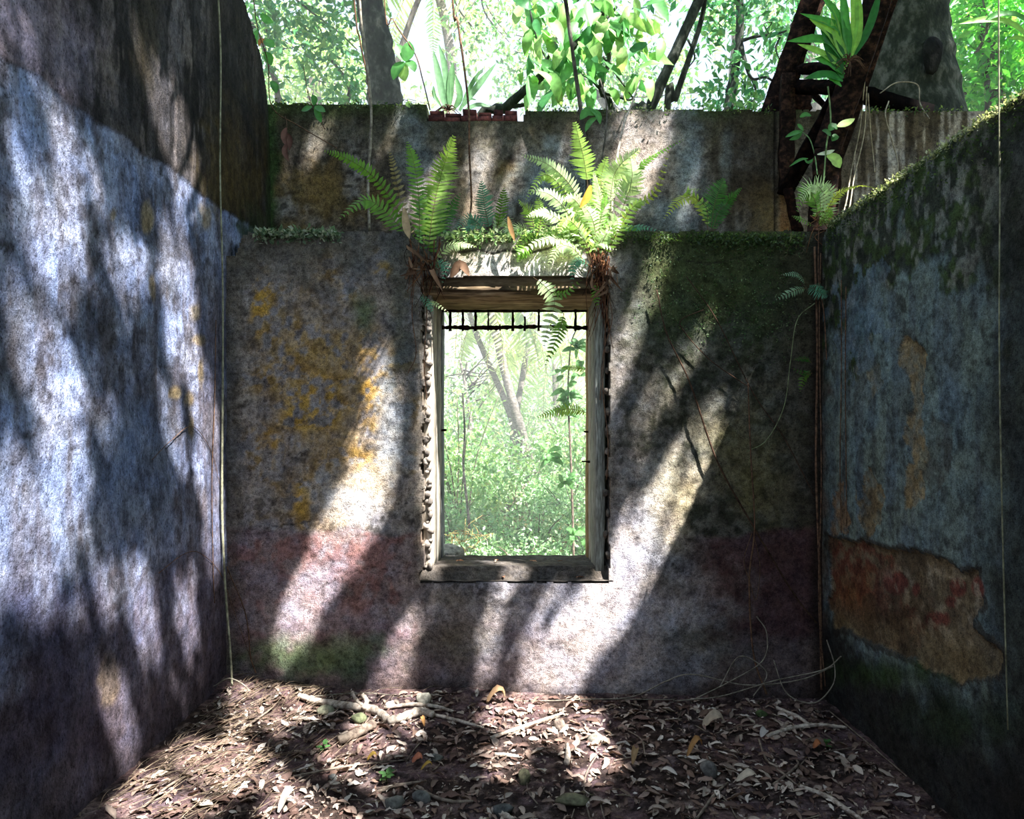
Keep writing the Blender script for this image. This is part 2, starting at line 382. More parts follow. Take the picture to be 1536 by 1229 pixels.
# ---- window wall (inner leaf)
def paint_back(p):
    p.h += (p.n1 - .5) * .012 + (p.n2 - .5) * .011
    right = sstep(880, 1010, p.px)
    p.mix(sstep(.42, .60, p.nv), (88, 84, 82), .8); p.mix(sstep(.50, .66, p.nv * .5 + p.n2 * .5), (138, 133, 135), .55)
    p.mix(sstep(.55, .68, p.n2), (58, 54, 50), .8)
    # ochre limewash showing through on the left
    yel = p.ell(490, 590, 130, 210, 1.0, 1.2); p.mix(yel * sstep(.40, .54, p.n1 * .45 + p.n2 * .55), (140, 110, 48), .95)
    for e in [(395, 440, 16, 40), (455, 640, 40, 50), (560, 640, 20, 60), (548, 560, 24, 50), (452, 760, 14, 40), (385, 470, 12, 30), (575, 410, 12, 16), (540, 690, 24, 50)]:
        p.mix(p.ell(*e, .9, 1.8) * sstep(.38, .55, p.n2), (150, 118, 52), .85)
    p.mix(p.ell(530, 740, 60, 50, .8), (170, 162, 150), .7)
    p.mix(p.ell(585, 650, 30, 90, .7), (128, 134, 138), .6)
    # dark green growth below the ledge
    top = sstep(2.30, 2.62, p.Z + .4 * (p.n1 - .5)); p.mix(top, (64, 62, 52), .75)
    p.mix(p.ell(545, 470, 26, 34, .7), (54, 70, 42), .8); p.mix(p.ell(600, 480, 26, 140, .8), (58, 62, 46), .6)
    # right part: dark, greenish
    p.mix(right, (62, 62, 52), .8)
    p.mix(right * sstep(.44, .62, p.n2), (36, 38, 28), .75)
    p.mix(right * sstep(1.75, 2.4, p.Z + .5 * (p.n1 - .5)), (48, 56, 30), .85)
    p.mix(right * p.ell(1130, 700, 70, 110, .9), (96, 90, 58), .6)
    p.mix(right * p.ell(1000, 800, 60, 60, .8), (136, 126, 96), .7)
    p.mix(p.ell(1010, 740, 50, 50, .7), (158, 148, 122), .7)
    pass
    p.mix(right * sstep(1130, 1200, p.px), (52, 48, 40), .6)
    # old red dado
    dz = p.Z + .12 * (p.n1 - .5); dado = sstep(.97, .93, dz)
    p.mix(dado * sstep(700, 560, p.px), (112, 94, 95), .7)
    p.mix(dado * sstep(.48, .6, p.n1 * .6 + p.n2 * .4) * sstep(720, 560, p.px), (116, 78, 71), .6)
    p.mix(dado * sstep(1000, 1080, p.px), (66, 44, 46), .8)
    p.mix(sstep(.46, .42, dz) * .9 * sstep(1000, 800, p.px), (100, 86, 93), .6)
    p.mix(sstep(.40, .3, dz), (92, 84, 82), .6)
    p.mix(p.ell(470, 985, 110, 40, .7), (64, 86, 48), .85); p.mix(p.ell(690, 950, 90, 60, .9), (66, 66, 52), .6)
    p.mix(p.ell(1040, 960, 90, 60, .9), (58, 66, 44), .5)
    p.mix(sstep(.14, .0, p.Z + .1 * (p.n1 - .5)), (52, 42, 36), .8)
    p.mix(sstep(.36, .46, dz) * sstep(.56, .46, dz) * sstep(1000, 640, p.px), (118, 112, 116), .5)
    p.mix(p.ell(910, 900, 170, 190, .9, .6), (154, 148, 150), .85); p.mix(p.ell(470, 900, 80, 100, .9, .8), (136, 126, 130), .45)  # paler patches painted where the sun streaks fall, to brighten them
    # lintel block, its sunlit brightness painted as a pale tone
    p.mix(p.ell(785, 392, 125, 34, .5, .5), (168, 162, 152), .9); p.mix(p.ell(700, 360, 70, 16, .6), (80, 80, 66), .7)
    # cracks
    for ln, w in [([(690, 378), (720, 374), (738, 380), (760, 377), (800, 378), (830, 371), (850, 368)], 3.0), ([(470, 890), (520, 860), (560, 850), (620, 865)], 1.8),
                  ([(960, 820), (1010, 850), (1060, 870)], 1.6), ([(1000, 385), (1060, 395), (1100, 390)], 2.2), ([(340, 800), (420, 790), (480, 780)], 1.4)]:
        k = p.line(ln, w * (.55 if ln[0][0] != 690 else 1), 6); p.mix(k, (40, 36, 34), .6 if ln[0][0] != 690 else .95); p.h -= .006 * k
    # crumbling edges of the corners and of the opening
    ed = np.maximum(sstep(.06, .0, np.abs(p.X - OX0) + .06 * p.w1), sstep(.05, 0, np.abs(p.X - OX1) + .06 * p.w2)) * sstep(.6, .7, p.Z) * sstep(2.5, 2.4, p.Z)
    p.mix(ed, (120, 112, 100), .6); p.h -= .014 * ed * p.n2
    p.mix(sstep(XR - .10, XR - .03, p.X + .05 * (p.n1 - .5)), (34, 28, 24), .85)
    p.mix(sstep(XL + .12, XL + .05, p.X + .08 * (p.n1 - .5)), (66, 62, 56), .6)
def back_top(u):                                   # top outline of the ledge: notched over the window
    px = VX + u * F / YB
    z = np.where((px > 612) & (px < 655), ZL - .14 * sstep(612, 640, px), ZL)
    z = np.where((px >= 655) & (px < 885), ZL - .03, z)
    z = np.where((px >= 885) & (px < 925), ZL - .12 * sstep(925, 900, px), z)
    z = np.where(px < 372, ZL - .02 - .12 * sstep(366, 352, px), z)
    return z + .02 * (fbm(u * 14, u * 0 + 3, 5) - .5)
def back_keep(u, z):
    wob = .028 * (fbm(u * 0 + 2.0, z * 13, 91, 4) - .5) * 2
    wx = .012 * (fbm(u * 9, z * 0 + 1, 92) - .5)
    hole = (u > OX0 + wob) & (u < OX1 + wob * .5) & (z > OZ0 + wx * .6) & (z < OZ1 + wx)
    return (z < back_top(u)) & ~hole
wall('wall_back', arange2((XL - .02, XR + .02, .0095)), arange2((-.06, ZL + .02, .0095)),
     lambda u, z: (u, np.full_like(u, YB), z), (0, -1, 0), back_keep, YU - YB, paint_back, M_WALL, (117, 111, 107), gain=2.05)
WB = bpy.data.objects['wall_back']

# ---- upper wall, set back behind the ledge
def paint_upper(p):
    p.h += (p.n1 - .5) * .012 + (p.n2 - .5) * .007
    p.mix(sstep(.42, .58, p.nv), (58, 54, 46), .85); p.mix(sstep(.54, .66, p.n1), (138, 130, 120), .6); p.mix(sstep(.56, .68, p.n2), (44, 40, 34), .8)
    top = sstep(3.35, 3.62, p.Z + .3 * (p.n1 - .5)); p.mix(top, (62, 60, 44), .75); p.mix(sstep(3.6, 3.7, p.Z + .1 * (p.n1 - .5)), (50, 60, 32), .8)
    for cx, cy, rx, ry, a in [(480, 290, 60, 60, .8), (400, 300, 40, 60, .5), (690, 290, 16, 60, .7), (1145, 315, 30, 40, .6), (760, 260, 20, 20, .6), (560, 300, 30, 40, .4), (1270, 300, 20, 30, .6)]:
        p.mix(p.ell(cx, cy, rx, ry, .9, 1.3), (112, 92, 50), a * .85)
    for cx, cy, rx, ry, a in [(620, 220, 30, 60, .6), (830, 280, 60, 60, .85), (1030, 240, 26, 70, .8), (1000, 320, 50, 40, .6), (1090, 230, 10, 40, .6)]:
        p.mix(p.ell(cx, cy, rx, ry, .8, 1.0), (118, 127, 128), a)
    p.mix(p.ell(960, 230, 60, 70, .7), (158, 146, 136), .8); p.mix(p.ell(680, 300, 60, 50, .8), (140, 126, 112), .6)
    p.mix(p.ell(1120, 250, 45, 110, .9, .6), (54, 46, 36), .75)
    p.mix(sstep(425, 405, p.px + 30 * p.w1), (44, 66, 32), .9)
    for cx, w in [(1178, 12)]: p.mix(sstep(w, w * .4, np.abs(p.px - cx)) * sstep(150, 215, p.py), (104, 76, 46), .85)   # rust run down from the iron
    dr = sstep(1200, 1260, p.px); p.mix(dr, (72, 64, 54), .8); p.mix(dr * sstep(.52, .62, fbm(p.u * 34, p.Z * 3, 79, 4)), (148, 142, 134), .8); p.mix(dr * sstep(.55, .65, fbm(p.u * 28, p.Z * 3, 83, 4)), (42, 36, 28), .8)
    k = p.line([(1163, 165), (1163, 345)], 2.5, 3); p.mix(k, (30, 26, 22), .8); p.h -= .012 * k
def upper_top(u):
    px = VX + u * F / YU
    z = np.interp(px, [380, 415, 640, 641, 785, 787, 880, 1000, 1170, 1440, 1700], [3.745, 3.745, 3.735, 3.625, 3.62, 3.69, 3.70, 3.70, 3.695, 3.69, 3.69])
    return z + .016 * (fbm(u * 13, u * 0 + 7, 15) - .5)
def upper_keep(u, z):
    hole = (u > -.72) & (u < .60) & (z > .50) & (z < 2.5)
    return (z < upper_top(u)) & ~hole
wall('wall_back_upper', np.unique(np.round(np.r_[arange2((XL - .4, 3.3, .0115)), arange2((3.3, 5.0, .1))], 5)), np.unique(np.round(np.r_[arange2((-.06, 2.5, .1)), np.array([.5]), arange2((2.5, 3.76, .0115))], 5)),
     lambda u, z: (u, np.full_like(u, YU), z), (0, -1, 0), upper_keep, .34, paint_upper, M_WALL, (98, 92, 84), gain=1.5)
WU = bpy.data.objects['wall_back_upper']

# ---- right wall: blue-grey limewash, mossy, with a large scab of lost plaster
def paint_right(p):
    p.h += (p.n1 - .5) * .012 + (p.n2 - .5) * .006
    p.mix(sstep(.44, .62, p.nv), (80, 90, 94), .7); p.mix(sstep(.58, .7, p.n2), (56, 60, 58), .7)
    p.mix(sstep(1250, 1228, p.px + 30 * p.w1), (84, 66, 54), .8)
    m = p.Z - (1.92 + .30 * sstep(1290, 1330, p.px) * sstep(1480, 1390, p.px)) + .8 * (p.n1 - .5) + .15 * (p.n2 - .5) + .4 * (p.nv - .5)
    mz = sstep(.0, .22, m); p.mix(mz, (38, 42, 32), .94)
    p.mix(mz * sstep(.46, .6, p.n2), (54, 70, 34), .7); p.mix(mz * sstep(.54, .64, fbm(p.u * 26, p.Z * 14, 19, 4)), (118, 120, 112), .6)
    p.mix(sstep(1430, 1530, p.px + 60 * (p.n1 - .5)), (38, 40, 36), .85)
    p.mix(p.poly([(1290, 400), (1330, 390), (1330, 480), (1300, 560), (1262, 560), (1255, 450)], 40), (98, 116, 128), .5)
    br = [[(1355, 505), (1390, 530), (1385, 580), (1375, 620), (1392, 700), (1385, 760), (1358, 765), (1365, 690), (1352, 650), (1368, 590), (1352, 545)],
          [(1290, 720), (1312, 705), (1330, 745), (1320, 800), (1300, 815), (1285, 770)], [(1355, 500), (1368, 505), (1372, 520), (1352, 525)], [(1300, 560), (1320, 545), (1326, 580), (1310, 600)],
          [(1250, 735), (1268, 725), (1270, 800), (1248, 805)], [(1390, 620), (1425, 640), (1425, 700), (1395, 760), (1385, 700)]]
    for k, q in enumerate(br):
        w = p.poly(q, 16); p.mix(w, [(122, 108, 80), (104, 92, 68), (126, 114, 88), (100, 98, 84), (120, 98, 72), (74, 78, 74)][k], .45 + .5 * sstep(.35, .55, p.n2)); p.h -= .006 * w
    scab = p.poly([(1244, 805), (1300, 818), (1345, 825), (1385, 830), (1410, 842), (1470, 862), (1478, 905), (1462, 930), (1470, 950), (1505, 985), (1500, 1018), (1440, 1022), (1400, 1008), (1360, 990), (1330, 968), (1300, 960), (1255, 940), (1244, 900)], 14)
    p.mix(np.clip(p.poly([(1240, 800), (1300, 810), (1385, 824), (1415, 836), (1476, 856), (1484, 905), (1470, 932), (1512, 985), (1506, 1026), (1440, 1030), (1360, 998), (1300, 968), (1250, 948)], 14) - scab, 0, 1), (52, 48, 42), .8); p.mix(scab, (98, 86, 66), 1.0); p.h -= .014 * scab
    red = p.poly([(1244, 812), (1300, 822), (1330, 840), (1352, 870), (1340, 905), (1372, 920), (1390, 945), (1380, 960), (1330, 962), (1262, 938), (1246, 900)], 30) * scab
    p.mix(red * sstep(.36, .5, p.n2 * .5 + p.n1 * .5), (100, 60, 47), .8); p.mix(red * sstep(.5, .6, p.n2), (80, 44, 30), .7)
    for cx, cy, rx, ry in [(1340, 875, 18, 16), (1400, 930, 18, 14), (1432, 880, 12, 14), (1465, 880, 14, 18), (1421, 903, 8, 8), (1370, 885, 7, 10), (1393, 900, 6, 7), (1372, 965, 12, 9)]:
        p.mix(p.ell(cx, cy, rx, ry, .2, .5), (104, 56, 47), .9)
    p.mix(scab * sstep(.53, .62, p.n2) * sstep(1300, 1360, p.px), (136, 124, 102), .7); p.mix(scab * p.ell(1340, 925, 60, 36, .9, 1.4), (50, 38, 30), .75); p.mix(scab * p.ell(1270, 900, 30, 40, .9, 1.4), (110, 74, 44), .6)
    p.mix(scab * sstep(930, 975, p.py + (p.px - 1400) * -.3), (98, 86, 62), .8); p.mix(scab * sstep(.54, .64, p.n1), (66, 54, 38), .7)
    low = sstep(.55, .30, p.Z + .5 * (p.n1 - .5) + .1 * (p.n2 - .5)); p.mix(low * (1 - scab), (32, 29, 26), .92)  # dark mossy foot, with vignette dimming painted in as well
    p.mix(p.ell(1330, 1010, 90, 26, .9, .8) * (1 - scab), (40, 58, 24), .8); p.mix(p.ell(1430, 1080, 100, 40, .9) * (1 - scab), (36, 48, 26), .7)
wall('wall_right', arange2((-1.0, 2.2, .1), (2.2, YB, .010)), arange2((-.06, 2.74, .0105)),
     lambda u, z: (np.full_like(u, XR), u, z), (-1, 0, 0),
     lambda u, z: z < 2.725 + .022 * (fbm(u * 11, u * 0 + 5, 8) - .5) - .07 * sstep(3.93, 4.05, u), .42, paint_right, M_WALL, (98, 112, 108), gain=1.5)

# ---- wall behind the camera closes the room
def paint_front(p): p.mix(sstep(.44, .6, p.n1), (84, 80, 78), .8)
wall('wall_front', arange2((XL - .4, XR + .4, .06)), arange2((-.06, 2.7, .06)), lambda u, z: (u, np.full_like(u, -1.0), z), (0, 1, 0),
     lambda u, z: ~((np.abs(u - .1) < .5) & (z < 2.1)), .4, paint_front, M_WALL, (120, 116, 116))

# ---- floor of earth and leaf mould
def floor_h(x, y):
    x = np.asarray(x, float); y = np.asarray(y, float)
    h = .05 * (fbm(x * 2.2, y * 2.2, 3, 3) - .5) + .022 * (fbm(x * 9, y * 9, 4, 3) - .5)
    h = h + .07 * sstep(-1.1, -1.73, x) + .05 * sstep(3.75, 4.05, y) * sstep(.8, -.6, x)
    return h
fu = arange2((XL - .03, XR + .03, .014)); fv = arange2((-1.0, 2.5, .12), (2.5, YB + .02, .014))
FX, FY = np.meshgrid(fu, fv, indexing='ij'); FZ = floor_h(FX, FY) + .010 * (fbm(FX * 40, FY * 40, 6, 3) - .5)
fn = fbm(FX * 5, FY * 5, 8, 4); fn2 = fbm(FX * 26, FY * 26, 9, 4)
fc = np.tile(lin((112, 90, 90)), FX.shape + (1,))
def fmix(m, col): 
    global fc
    m = np.clip(m, 0, 1)[..., None]; fc = fc * (1 - m) + lin(col) * m
fmix(sstep(.45, .6, fn), (62, 50, 46)); fmix(sstep(.55, .68, fn2) * .8, (150, 128, 120)); fmix(sstep(.55, .7, fbm(FX * 20, FY * 20, 99)) * .8, (44, 34, 30))
mb = MB(); ii = np.arange(FX.size).reshape(FX.shape)
mb.add(np.stack([FX, FY, FZ], -1).reshape(-1, 3), np.stack([ii[:-1, :-1], ii[1:, :-1], ii[1:, 1:], ii[:-1, 1:]], -1).reshape(-1, 4), fc.reshape(-1, 3))
tag(mb.build('floor', M_SOIL, None, True), kind='structure')

# ---- ground outside
gx = arange2((-60, -8, 3), (-8, 8, .4), (8, 60, 3)); gy = arange2((-40, 5, 3), (5, 20, .4), (20, 90, 4))
GX, GY = np.meshgrid(gx, gy, indexing='ij')
def ground_h(x, y): return -.14 + .35 * (fbm(np.asarray(x) * .35, np.asarray(y) * .35, 61, 3) - .5) * sstep(5.5, 8, y) + .02 * np.maximum(np.asarray(y) - 8, 0)
GZ = ground_h(GX, GY); gn = fbm(GX * 1.2, GY * 1.2, 66, 4)[..., None]
mb = MB(); ii = np.arange(GX.size).reshape(GX.shape)
mb.add(np.stack([GX, GY, GZ], -1).reshape(-1, 3), np.stack([ii[:-1, :-1], ii[1:, :-1], ii[1:, 1:], ii[:-1, 1:]], -1).reshape(-1, 4), (lin((110, 92, 66)) * (1 - gn) + lin((92, 112, 62)) * gn).reshape(-1, 3))
tag(mb.build('ground', M_SOIL, None, True), kind='structure')

# ------------------------------------------------------------------ window: jambs, lintel, sill, remains of an iron grille
win = tag(empty('window_1', (0, YB, OZ0)), 'deep window opening with weathered jambs and a rusted grille remnant', None, kind='structure')
def plank(lo, hi, nu=2, nv=24, jit=.004):
    """a board with slightly worn, uneven faces"""
    lo, hi = np.array(lo, float), np.array(hi, float); ax = int(np.argmax(hi - lo)); o = [a for a in range(3) if a != ax]
    t = np.linspace(lo[ax], hi[ax], nv); m = MB(); ring = [(0, 0), (.5, -.0), (1, 0), (1, 1), (0, 1)]
    v = np.zeros((nv, 5, 3))
    for k, (a, b) in enumerate(ring):
        v[:, k, o[0]] = lo[o[0]] + a * (hi - lo)[o[0]]; v[:, k, o[1]] = lo[o[1]] + b * (hi - lo)[o[1]]; v[:, k, ax] = t
    w = np.cumsum(RNG.normal(0, jit * .35, (nv, 5, 3)), 0); w -= np.linspace(0, 1, nv)[:, None, None] * w[-1]; w[..., ax] = 0
    v = v + np.clip(w, -jit * 1.5, jit * 1.5) + RNG.normal(0, jit * .12, v.shape) * (np.arange(3) != ax)
    i = np.arange(nv - 1)[:, None] * 5; j = np.arange(5)[None]; k = (j + 1) % 5
    m.add(v.reshape(-1, 3), [np.stack([i + j, i + k, i + 5 + k, i + 5 + j], -1).reshape(-1, 4), np.array([[4, 3, 2, 1, 0]]), np.array([[0, 1, 2, 3, 4]]) + (nv - 1) * 5], np.clip(1 + RNG.normal(0, .08, (nv * 5, 1)), .7, 1.2) * np.ones(3))
    return m
ZS, ZT = .70, 2.33
def wpart(m, name, mat, lab=None):
    o = part(m, name, mat, win)
    if lab: o['label'] = lab
    return o
for a, b, c0, c1, lab in [(FX0 - .045, FX0, 4.13, 4.38, 'jamb board with its sunlit tone in the colour'), (FX0 - .04, FX0 - .002, 4.385, 4.60, None), (FX0 - .045, FX0 + .004, 4.605, 4.74, 'blue-grey outer stop'),
                          (FX1, FX1 + .05, 4.12, 4.38, 'grey-blue jamb board'), (FX1 + .002, FX1 + .04, 4.385, 4.60, None), (FX1 - .004, FX1 + .045, 4.605, 4.74, 'ochre outer stop')]:
    m = plank((a, c0, ZS - .02), (b, c1, ZT + .01))
    tint = {None: (1, 1, 1), 'jamb board with its sunlit tone in the colour': (1.25, 1.22, 1.2), 'blue-grey outer stop': (.8, .95, 1.12), 'grey-blue jamb board': (.72, .82, .86), 'ochre outer stop': (1.1, .85, .5)}[lab]  # left front board lightened to carry the sun that falls on it
    m.c = [c * np.array(tint) for c in m.c]
    wpart(m, 'jamb', M_WOOD, lab)
wpart(plank((OX0 - .04, 4.10, ZT), (OX1 + .03, 4.72, ZT + .05), nv=30), 'soffit_board', M_LINTEL, 'tan underside of the lintel')
m = plank((OX0 - .05, 4.085, ZT + .012), (OX1 + .05, 4.16, OZ1 + .03), nv=30, jit=.008); m.c = [c * .35 for c in m.c]; wpart(m, 'lintel', M_LINTEL, 'dark lintel timber')  # lintel colour darkened well below the soffit tone
m = plank((OX0 - .05, 4.065, ZT + .03), (OX1 + .05, 4.09, ZT + .05), nv=30, jit=.006); m.c = [c * .3 for c in m.c]; wpart(m, 'batten', M_LINTEL)
# sill: rough slab sloping outward with a step at the front
nx_, ny_ = 90, 50; sx = np.linspace(OX0 - .02, OX1 + .02, nx_); sy = np.linspace(4.05, 4.76, ny_)
SX, SY = np.meshgrid(sx, sy, indexing='ij')
SZ = np.where(SY < 4.10, OZ0 + .012, np.where(SY < 4.13, OZ0 + .055, .735 - (SY - 4.13) * .09)) + .016 * (fbm(SX * 14, SY * 14, 44, 4) - .5)
sn = fbm(SX * 9, SY * 9, 45, 4)[..., None]; scol = lin((118, 112, 106)) * (1 - sn) + lin((72, 66, 60)) * sn
mb = MB(); ii = np.arange(SX.size).reshape(SX.shape)
mb.add(np.stack([SX, SY, SZ], -1).reshape(-1, 3), np.stack([ii[:-1, :-1], ii[1:, :-1], ii[1:, 1:], ii[:-1, 1:]], -1).reshape(-1, 4), scol.reshape(-1, 3))
mb.box((OX0 - .02, 4.06, OZ0 - .02), (OX1 + .02, 4.76, OZ0 + .003), lin((110, 104, 98)))
wpart(mb, 'sill', M_WALL, 'rough sloping window sill')
gz = P(0, 491, 4.62)[2]
m = MB().tube([(FX0 - .03, 4.62, gz), (-.25, 4.62, gz - .004), (.1, 4.62, gz + .004), (FX1 + .03, 4.62, gz - .006)], [.012, .014, .011, .013], 7, (1, 1, 1), n=60, wob=.5)
gbar = wpart(m, 'grille_bar', M_RUST, 'thick flaking horizontal grille bar')
m = MB().tube([(FX0 - .03, 4.62, ZT - .012), (FX1 + .03, 4.62, ZT - .012)], [.007], 6, n=40, wob=.5); wpart(m, 'grille_bar', M_RUST)
for px, top, r in [(675, 1, .010), (694, 1, .009), (713, 1, .010), (732, 1, .006), (750, -.55, .006), (769, 1, .009), (787, .6, .008), (808, 1, .009), (826, -.5, .006), (845, -.6, .006), (863, 1, .009)]:
    x = (px - VX) * 4.62 / F
    if top > 0: q = [(x, 4.62, gz - .025), (x + .002, 4.62, gz + (ZT - gz) * top * .5), (x, 4.62, gz + (ZT - gz) * top)]
    else: q = [(x, 4.62, gz - .022), (x, 4.62, gz), (x, 4.62, gz + .02)]
    part(MB().tube(q, [r * 1.1, r, r * .8], 6, n=8, wob=.4), 'grille_stub', M_RUST, gbar)
for x, y, z, dx in [(FX0, 4.60, 1.53, .035), (FX1, 4.58, 1.52, -.03), (FX1, 4.50, 1.33, -.05)]:
    wpart(MB().tube([(x - dx * .3, y, z), (x + dx, y - .01, z + .004)], [.008, .005], 6, n=4, wob=.5), 'hinge_pin', M_RUST)

def rock(c, r, seed=0, rough=.35, flat=1.0, sub=2):
    """irregular angular stone"""
    import bmesh
    bm = bmesh.new(); bmesh.ops.create_icosphere(bm, subdivisions=sub, radius=1)
    v = np.array([x.co for x in bm.verts]); f = np.array([[x.index for x in y.verts] for y in bm.faces]); bm.free()
    rg = np.random.default_rng(seed)
    for _ in range(7):                             # cut facets
        n = nrm(rg.normal(size=3)); d = rg.uniform(.55, .85); k = v @ n - d; v = v - np.maximum(k, 0)[:, None] * n
    v = v * (1 + rough * .25 * rg.normal(size=(len(v), 1)) * .3)
    return v * np.asarray(r) * np.array([1, 1, flat]) + np.asarray(c), f
# broken masonry showing along the left edge of the opening, and a few lumps on the right
sk = 0
for z in np.arange(.72, 2.36, .030):
    sk += 1; rg = np.random.default_rng(sk)
    if rg.random() < .12: continue
    v, f = rock((OX0 + .024 + rg.uniform(-.018, .018), 4.135 + rg.uniform(-.014, .01), z + rg.uniform(-.02, .02)), (rg.uniform(.014, .03), rg.uniform(.025, .04), rg.uniform(.016, .04)), sk, sub=1)
    o = part(MB().add(v, f, np.array([1.05, .99, .9]) * rg.uniform(.55, 1.3)), 'rubble_stone', M_STONE, WB)
    if sk % 4 == 0:
        v, f = rock((OX1 - .012 + rg.uniform(-.008, .008), 4.10 + rg.uniform(-.01, .01), z), (rg.uniform(.016, .024), .04, rg.uniform(.022, .04)), sk + 200, sub=1)
        part(MB().add(v, f, np.array([.8, .74, .66]) * rg.uniform(.5, .9)), 'rubble_stone', M_STONE, WB)
# exposed brick course on the upper wall where the capping has gone
bx = P(641, 0, YU)[0]; k = 0
while bx < P(786, 0, YU)[0] - .05:
    rg = np.random.default_rng(k + 40); w = rg.uniform(.07, .12)
    w = min(w, P(786, 0, YU)[0] - bx)
    part(MB().box((bx + .003, YU + rg.uniform(.0, .025), 3.615), (bx + w - .004, YU + .2, 3.66 + rg.uniform(-.004, .012)), g(rg.uniform(.55, 1.0)), jit=.008), 'brick', M_BRICK, WU)
    if bx + w < P(786, 0, YU)[0] - .01 or True: part(MB().box((bx + .012, YU + rg.uniform(.02, .05), 3.665), (bx + w - .002, YU + .24, 3.70 + rg.uniform(-.012, .014)), g(rg.uniform(.35, .7)), jit=.008), 'brick', M_BRICK, WU)
    bx += w; k += 1
# ------------------------------------------------------------------ rusted iron members leaning in the corner
def hbeam(p0, p1, w, h, t, roll=0.0, segs=10, wob=.004):
    p0, p1 = np.asarray(p0, float), np.asarray(p1, float); T = nrm(p1 - p0)
    A = nrm(np.cross(T, [0, 1, 0])); B = np.cross(A, T); c, s = math.cos(roll), math.sin(roll); A, B = c * A + s * B, -s * A + c * B
    pr = np.array([(-w, -h), (w, -h), (w, -h + t), (t / 2, -h + t), (t / 2, h - t), (w, h - t), (w, h), (-w, h), (-w, h - t), (-t / 2, h - t), (-t / 2, -h + t), (-w, -h + t)])
    n = len(pr); ts = np.linspace(0, 1, segs)
    v = p0 + (p1 - p0) * ts[:, None, None] + pr[None, :, :1] * A + pr[None, :, 1:] * B
    v = v + RNG.normal(0, wob, (segs, 1, 3)) * .5 + RNG.normal(0, wob * .4, v.shape)
    i = np.arange(segs - 1)[:, None] * n; j = np.arange(n)[None]; k = (j + 1) % n
    q = np.stack([i + j, i + k, i + n + k, i + n + j], -1).reshape(-1, 4)
    cap = np.array([[0, 1, 2, 11], [11, 2, 3, 10], [10, 3, 4, 9], [9, 4, 5, 8], [8, 5, 6, 7]])
    return MB().add(v.reshape(-1, 3), [q, cap, cap + (segs - 1) * n], np.clip(1 + RNG.normal(0, .15, (segs * n, 1)), .5, 1.5) * np.ones(3))
def bar(p0, p1, w, h, segs=8, col=(1, 1, 1), wob=.004):
    p0, p1 = np.asarray(p0, float), np.asarray(p1, float); T = nrm(p1 - p0); A = nrm(np.cross(T, [0, 1, 0])); B = np.cross(A, T)
    v = p0 + (p1 - p0) * np.linspace(0, 1, segs)[:, None, None] + np.array([(-w, -h), (w, -h), (w, h), (-w, h)])[None, :, :1] * A + np.array([(-w, -h), (w, -h), (w, h), (-w, h)])[None, :, 1:] * B
    v = v + RNG.normal(0, wob, v.shape)
    i = np.arange(segs - 1)[:, None] * 4; j = np.arange(4)[None]; k = (j + 1) % 4
    return MB().add(v.reshape(-1, 3), [np.stack([i + j, i + k, i + 4 + k, i + 4 + j], -1).reshape(-1, 4), np.array([[3, 2, 1, 0]]), np.array([[0, 1, 2, 3]]) + (segs - 1) * 4], np.asarray(col, float))
def one(mb, name, mat, label, cat, group=None, smooth=False):
    return tag(recentre(mb.build(name, mat, None, smooth)), label, cat, group)

b = thing('iron_beam', 'thick rust-brown iron beam rising from the corner and leaning right', 'beam', loc=tuple(P(1232, 352, 4.32)))
part(hbeam(P(1232, 352, 4.32), P(1243, 230, 4.34), .075, .085, .02, .5), 'lower_length', M_RUST, b)
part(hbeam(P(1243, 232, 4.34), P(1352, -90, 4.30), .080, .085, .02, .5, 16), 'upper_length', M_RUST, b)
b = thing('iron_beam', 'dark riveted iron beam leaning right above the rust-streaked wall top', 'beam', loc=tuple(P(1158, 166, 4.86)))
part(hbeam(P(1156, 175, 4.86), P(1246, -70, 4.80), .065, .075, .018, .4, 14), 'web', M_RUST, b)
part(bar(P(1186, 128, 4.80), P(1222, 20, 4.77), .035, .012, 8, g(.6)), 'splice_plate', M_RUST, b)
one(bar(P(1179, 292, 4.70), P(1182, 112, 4.70), .045, .022, 12, g(1.35)), 'iron_post', M_RUST, 'upright rusty channel post flat against the upper wall', 'post')
one(bar(P(1177, 292, 4.60), P(1254, 148, 4.45), .050, .02, 10, g(.32)), 'iron_brace', M_RUST, 'black flat iron brace slanting between post and thick beam', 'brace')
m = bar(P(1182, 284, 4.58), P(1198, 356, 4.50), .032, .012, 8, (.9, .72, .62)); one(m, 'iron_strap', M_RUST, 'short bent iron strap hanging from the brace down to the ledge', 'strap')
one(bar(P(1194, 130, 4.72), P(1262, 132, 4.40), .035, .03, 8, g(.35)), 'iron_crossbar', M_RUST, 'lower dark crossbar joining the two leaning beams', 'bar')
one(bar(P(1200, 103, 4.74), P(1262, 104, 4.42), .022, .03, 8, g(.5)), 'iron_crossbar', M_RUST, 'upper dark crossbar joining the two leaning beams, half behind fern leaves', 'bar')
one(bar(P(1217, 137, 4.95), P(1244, 168, 4.95), .012, .02, 4, g(.5)), 'iron_rod', M_RUST, 'thin slanting rod against the sky between the beams', 'rod')
one(bar(P(1184, 140, 4.92), P(1186, 170, 4.92), .13, .05, 5, (1.1, .95, .9)), 'iron_bracket', M_RUST, 'squat rusted bracket sitting on the wall top beside the post', 'bracket')
one(bar(P(1296, 143, 4.86), P(1396, 171, 4.92), .055, .025, 12, g(.09), .003), 'timber_plank', M_RUST, 'dark plank lying slanted on the wall top before the big trunk', 'plank')  # plank colour darkened to near black

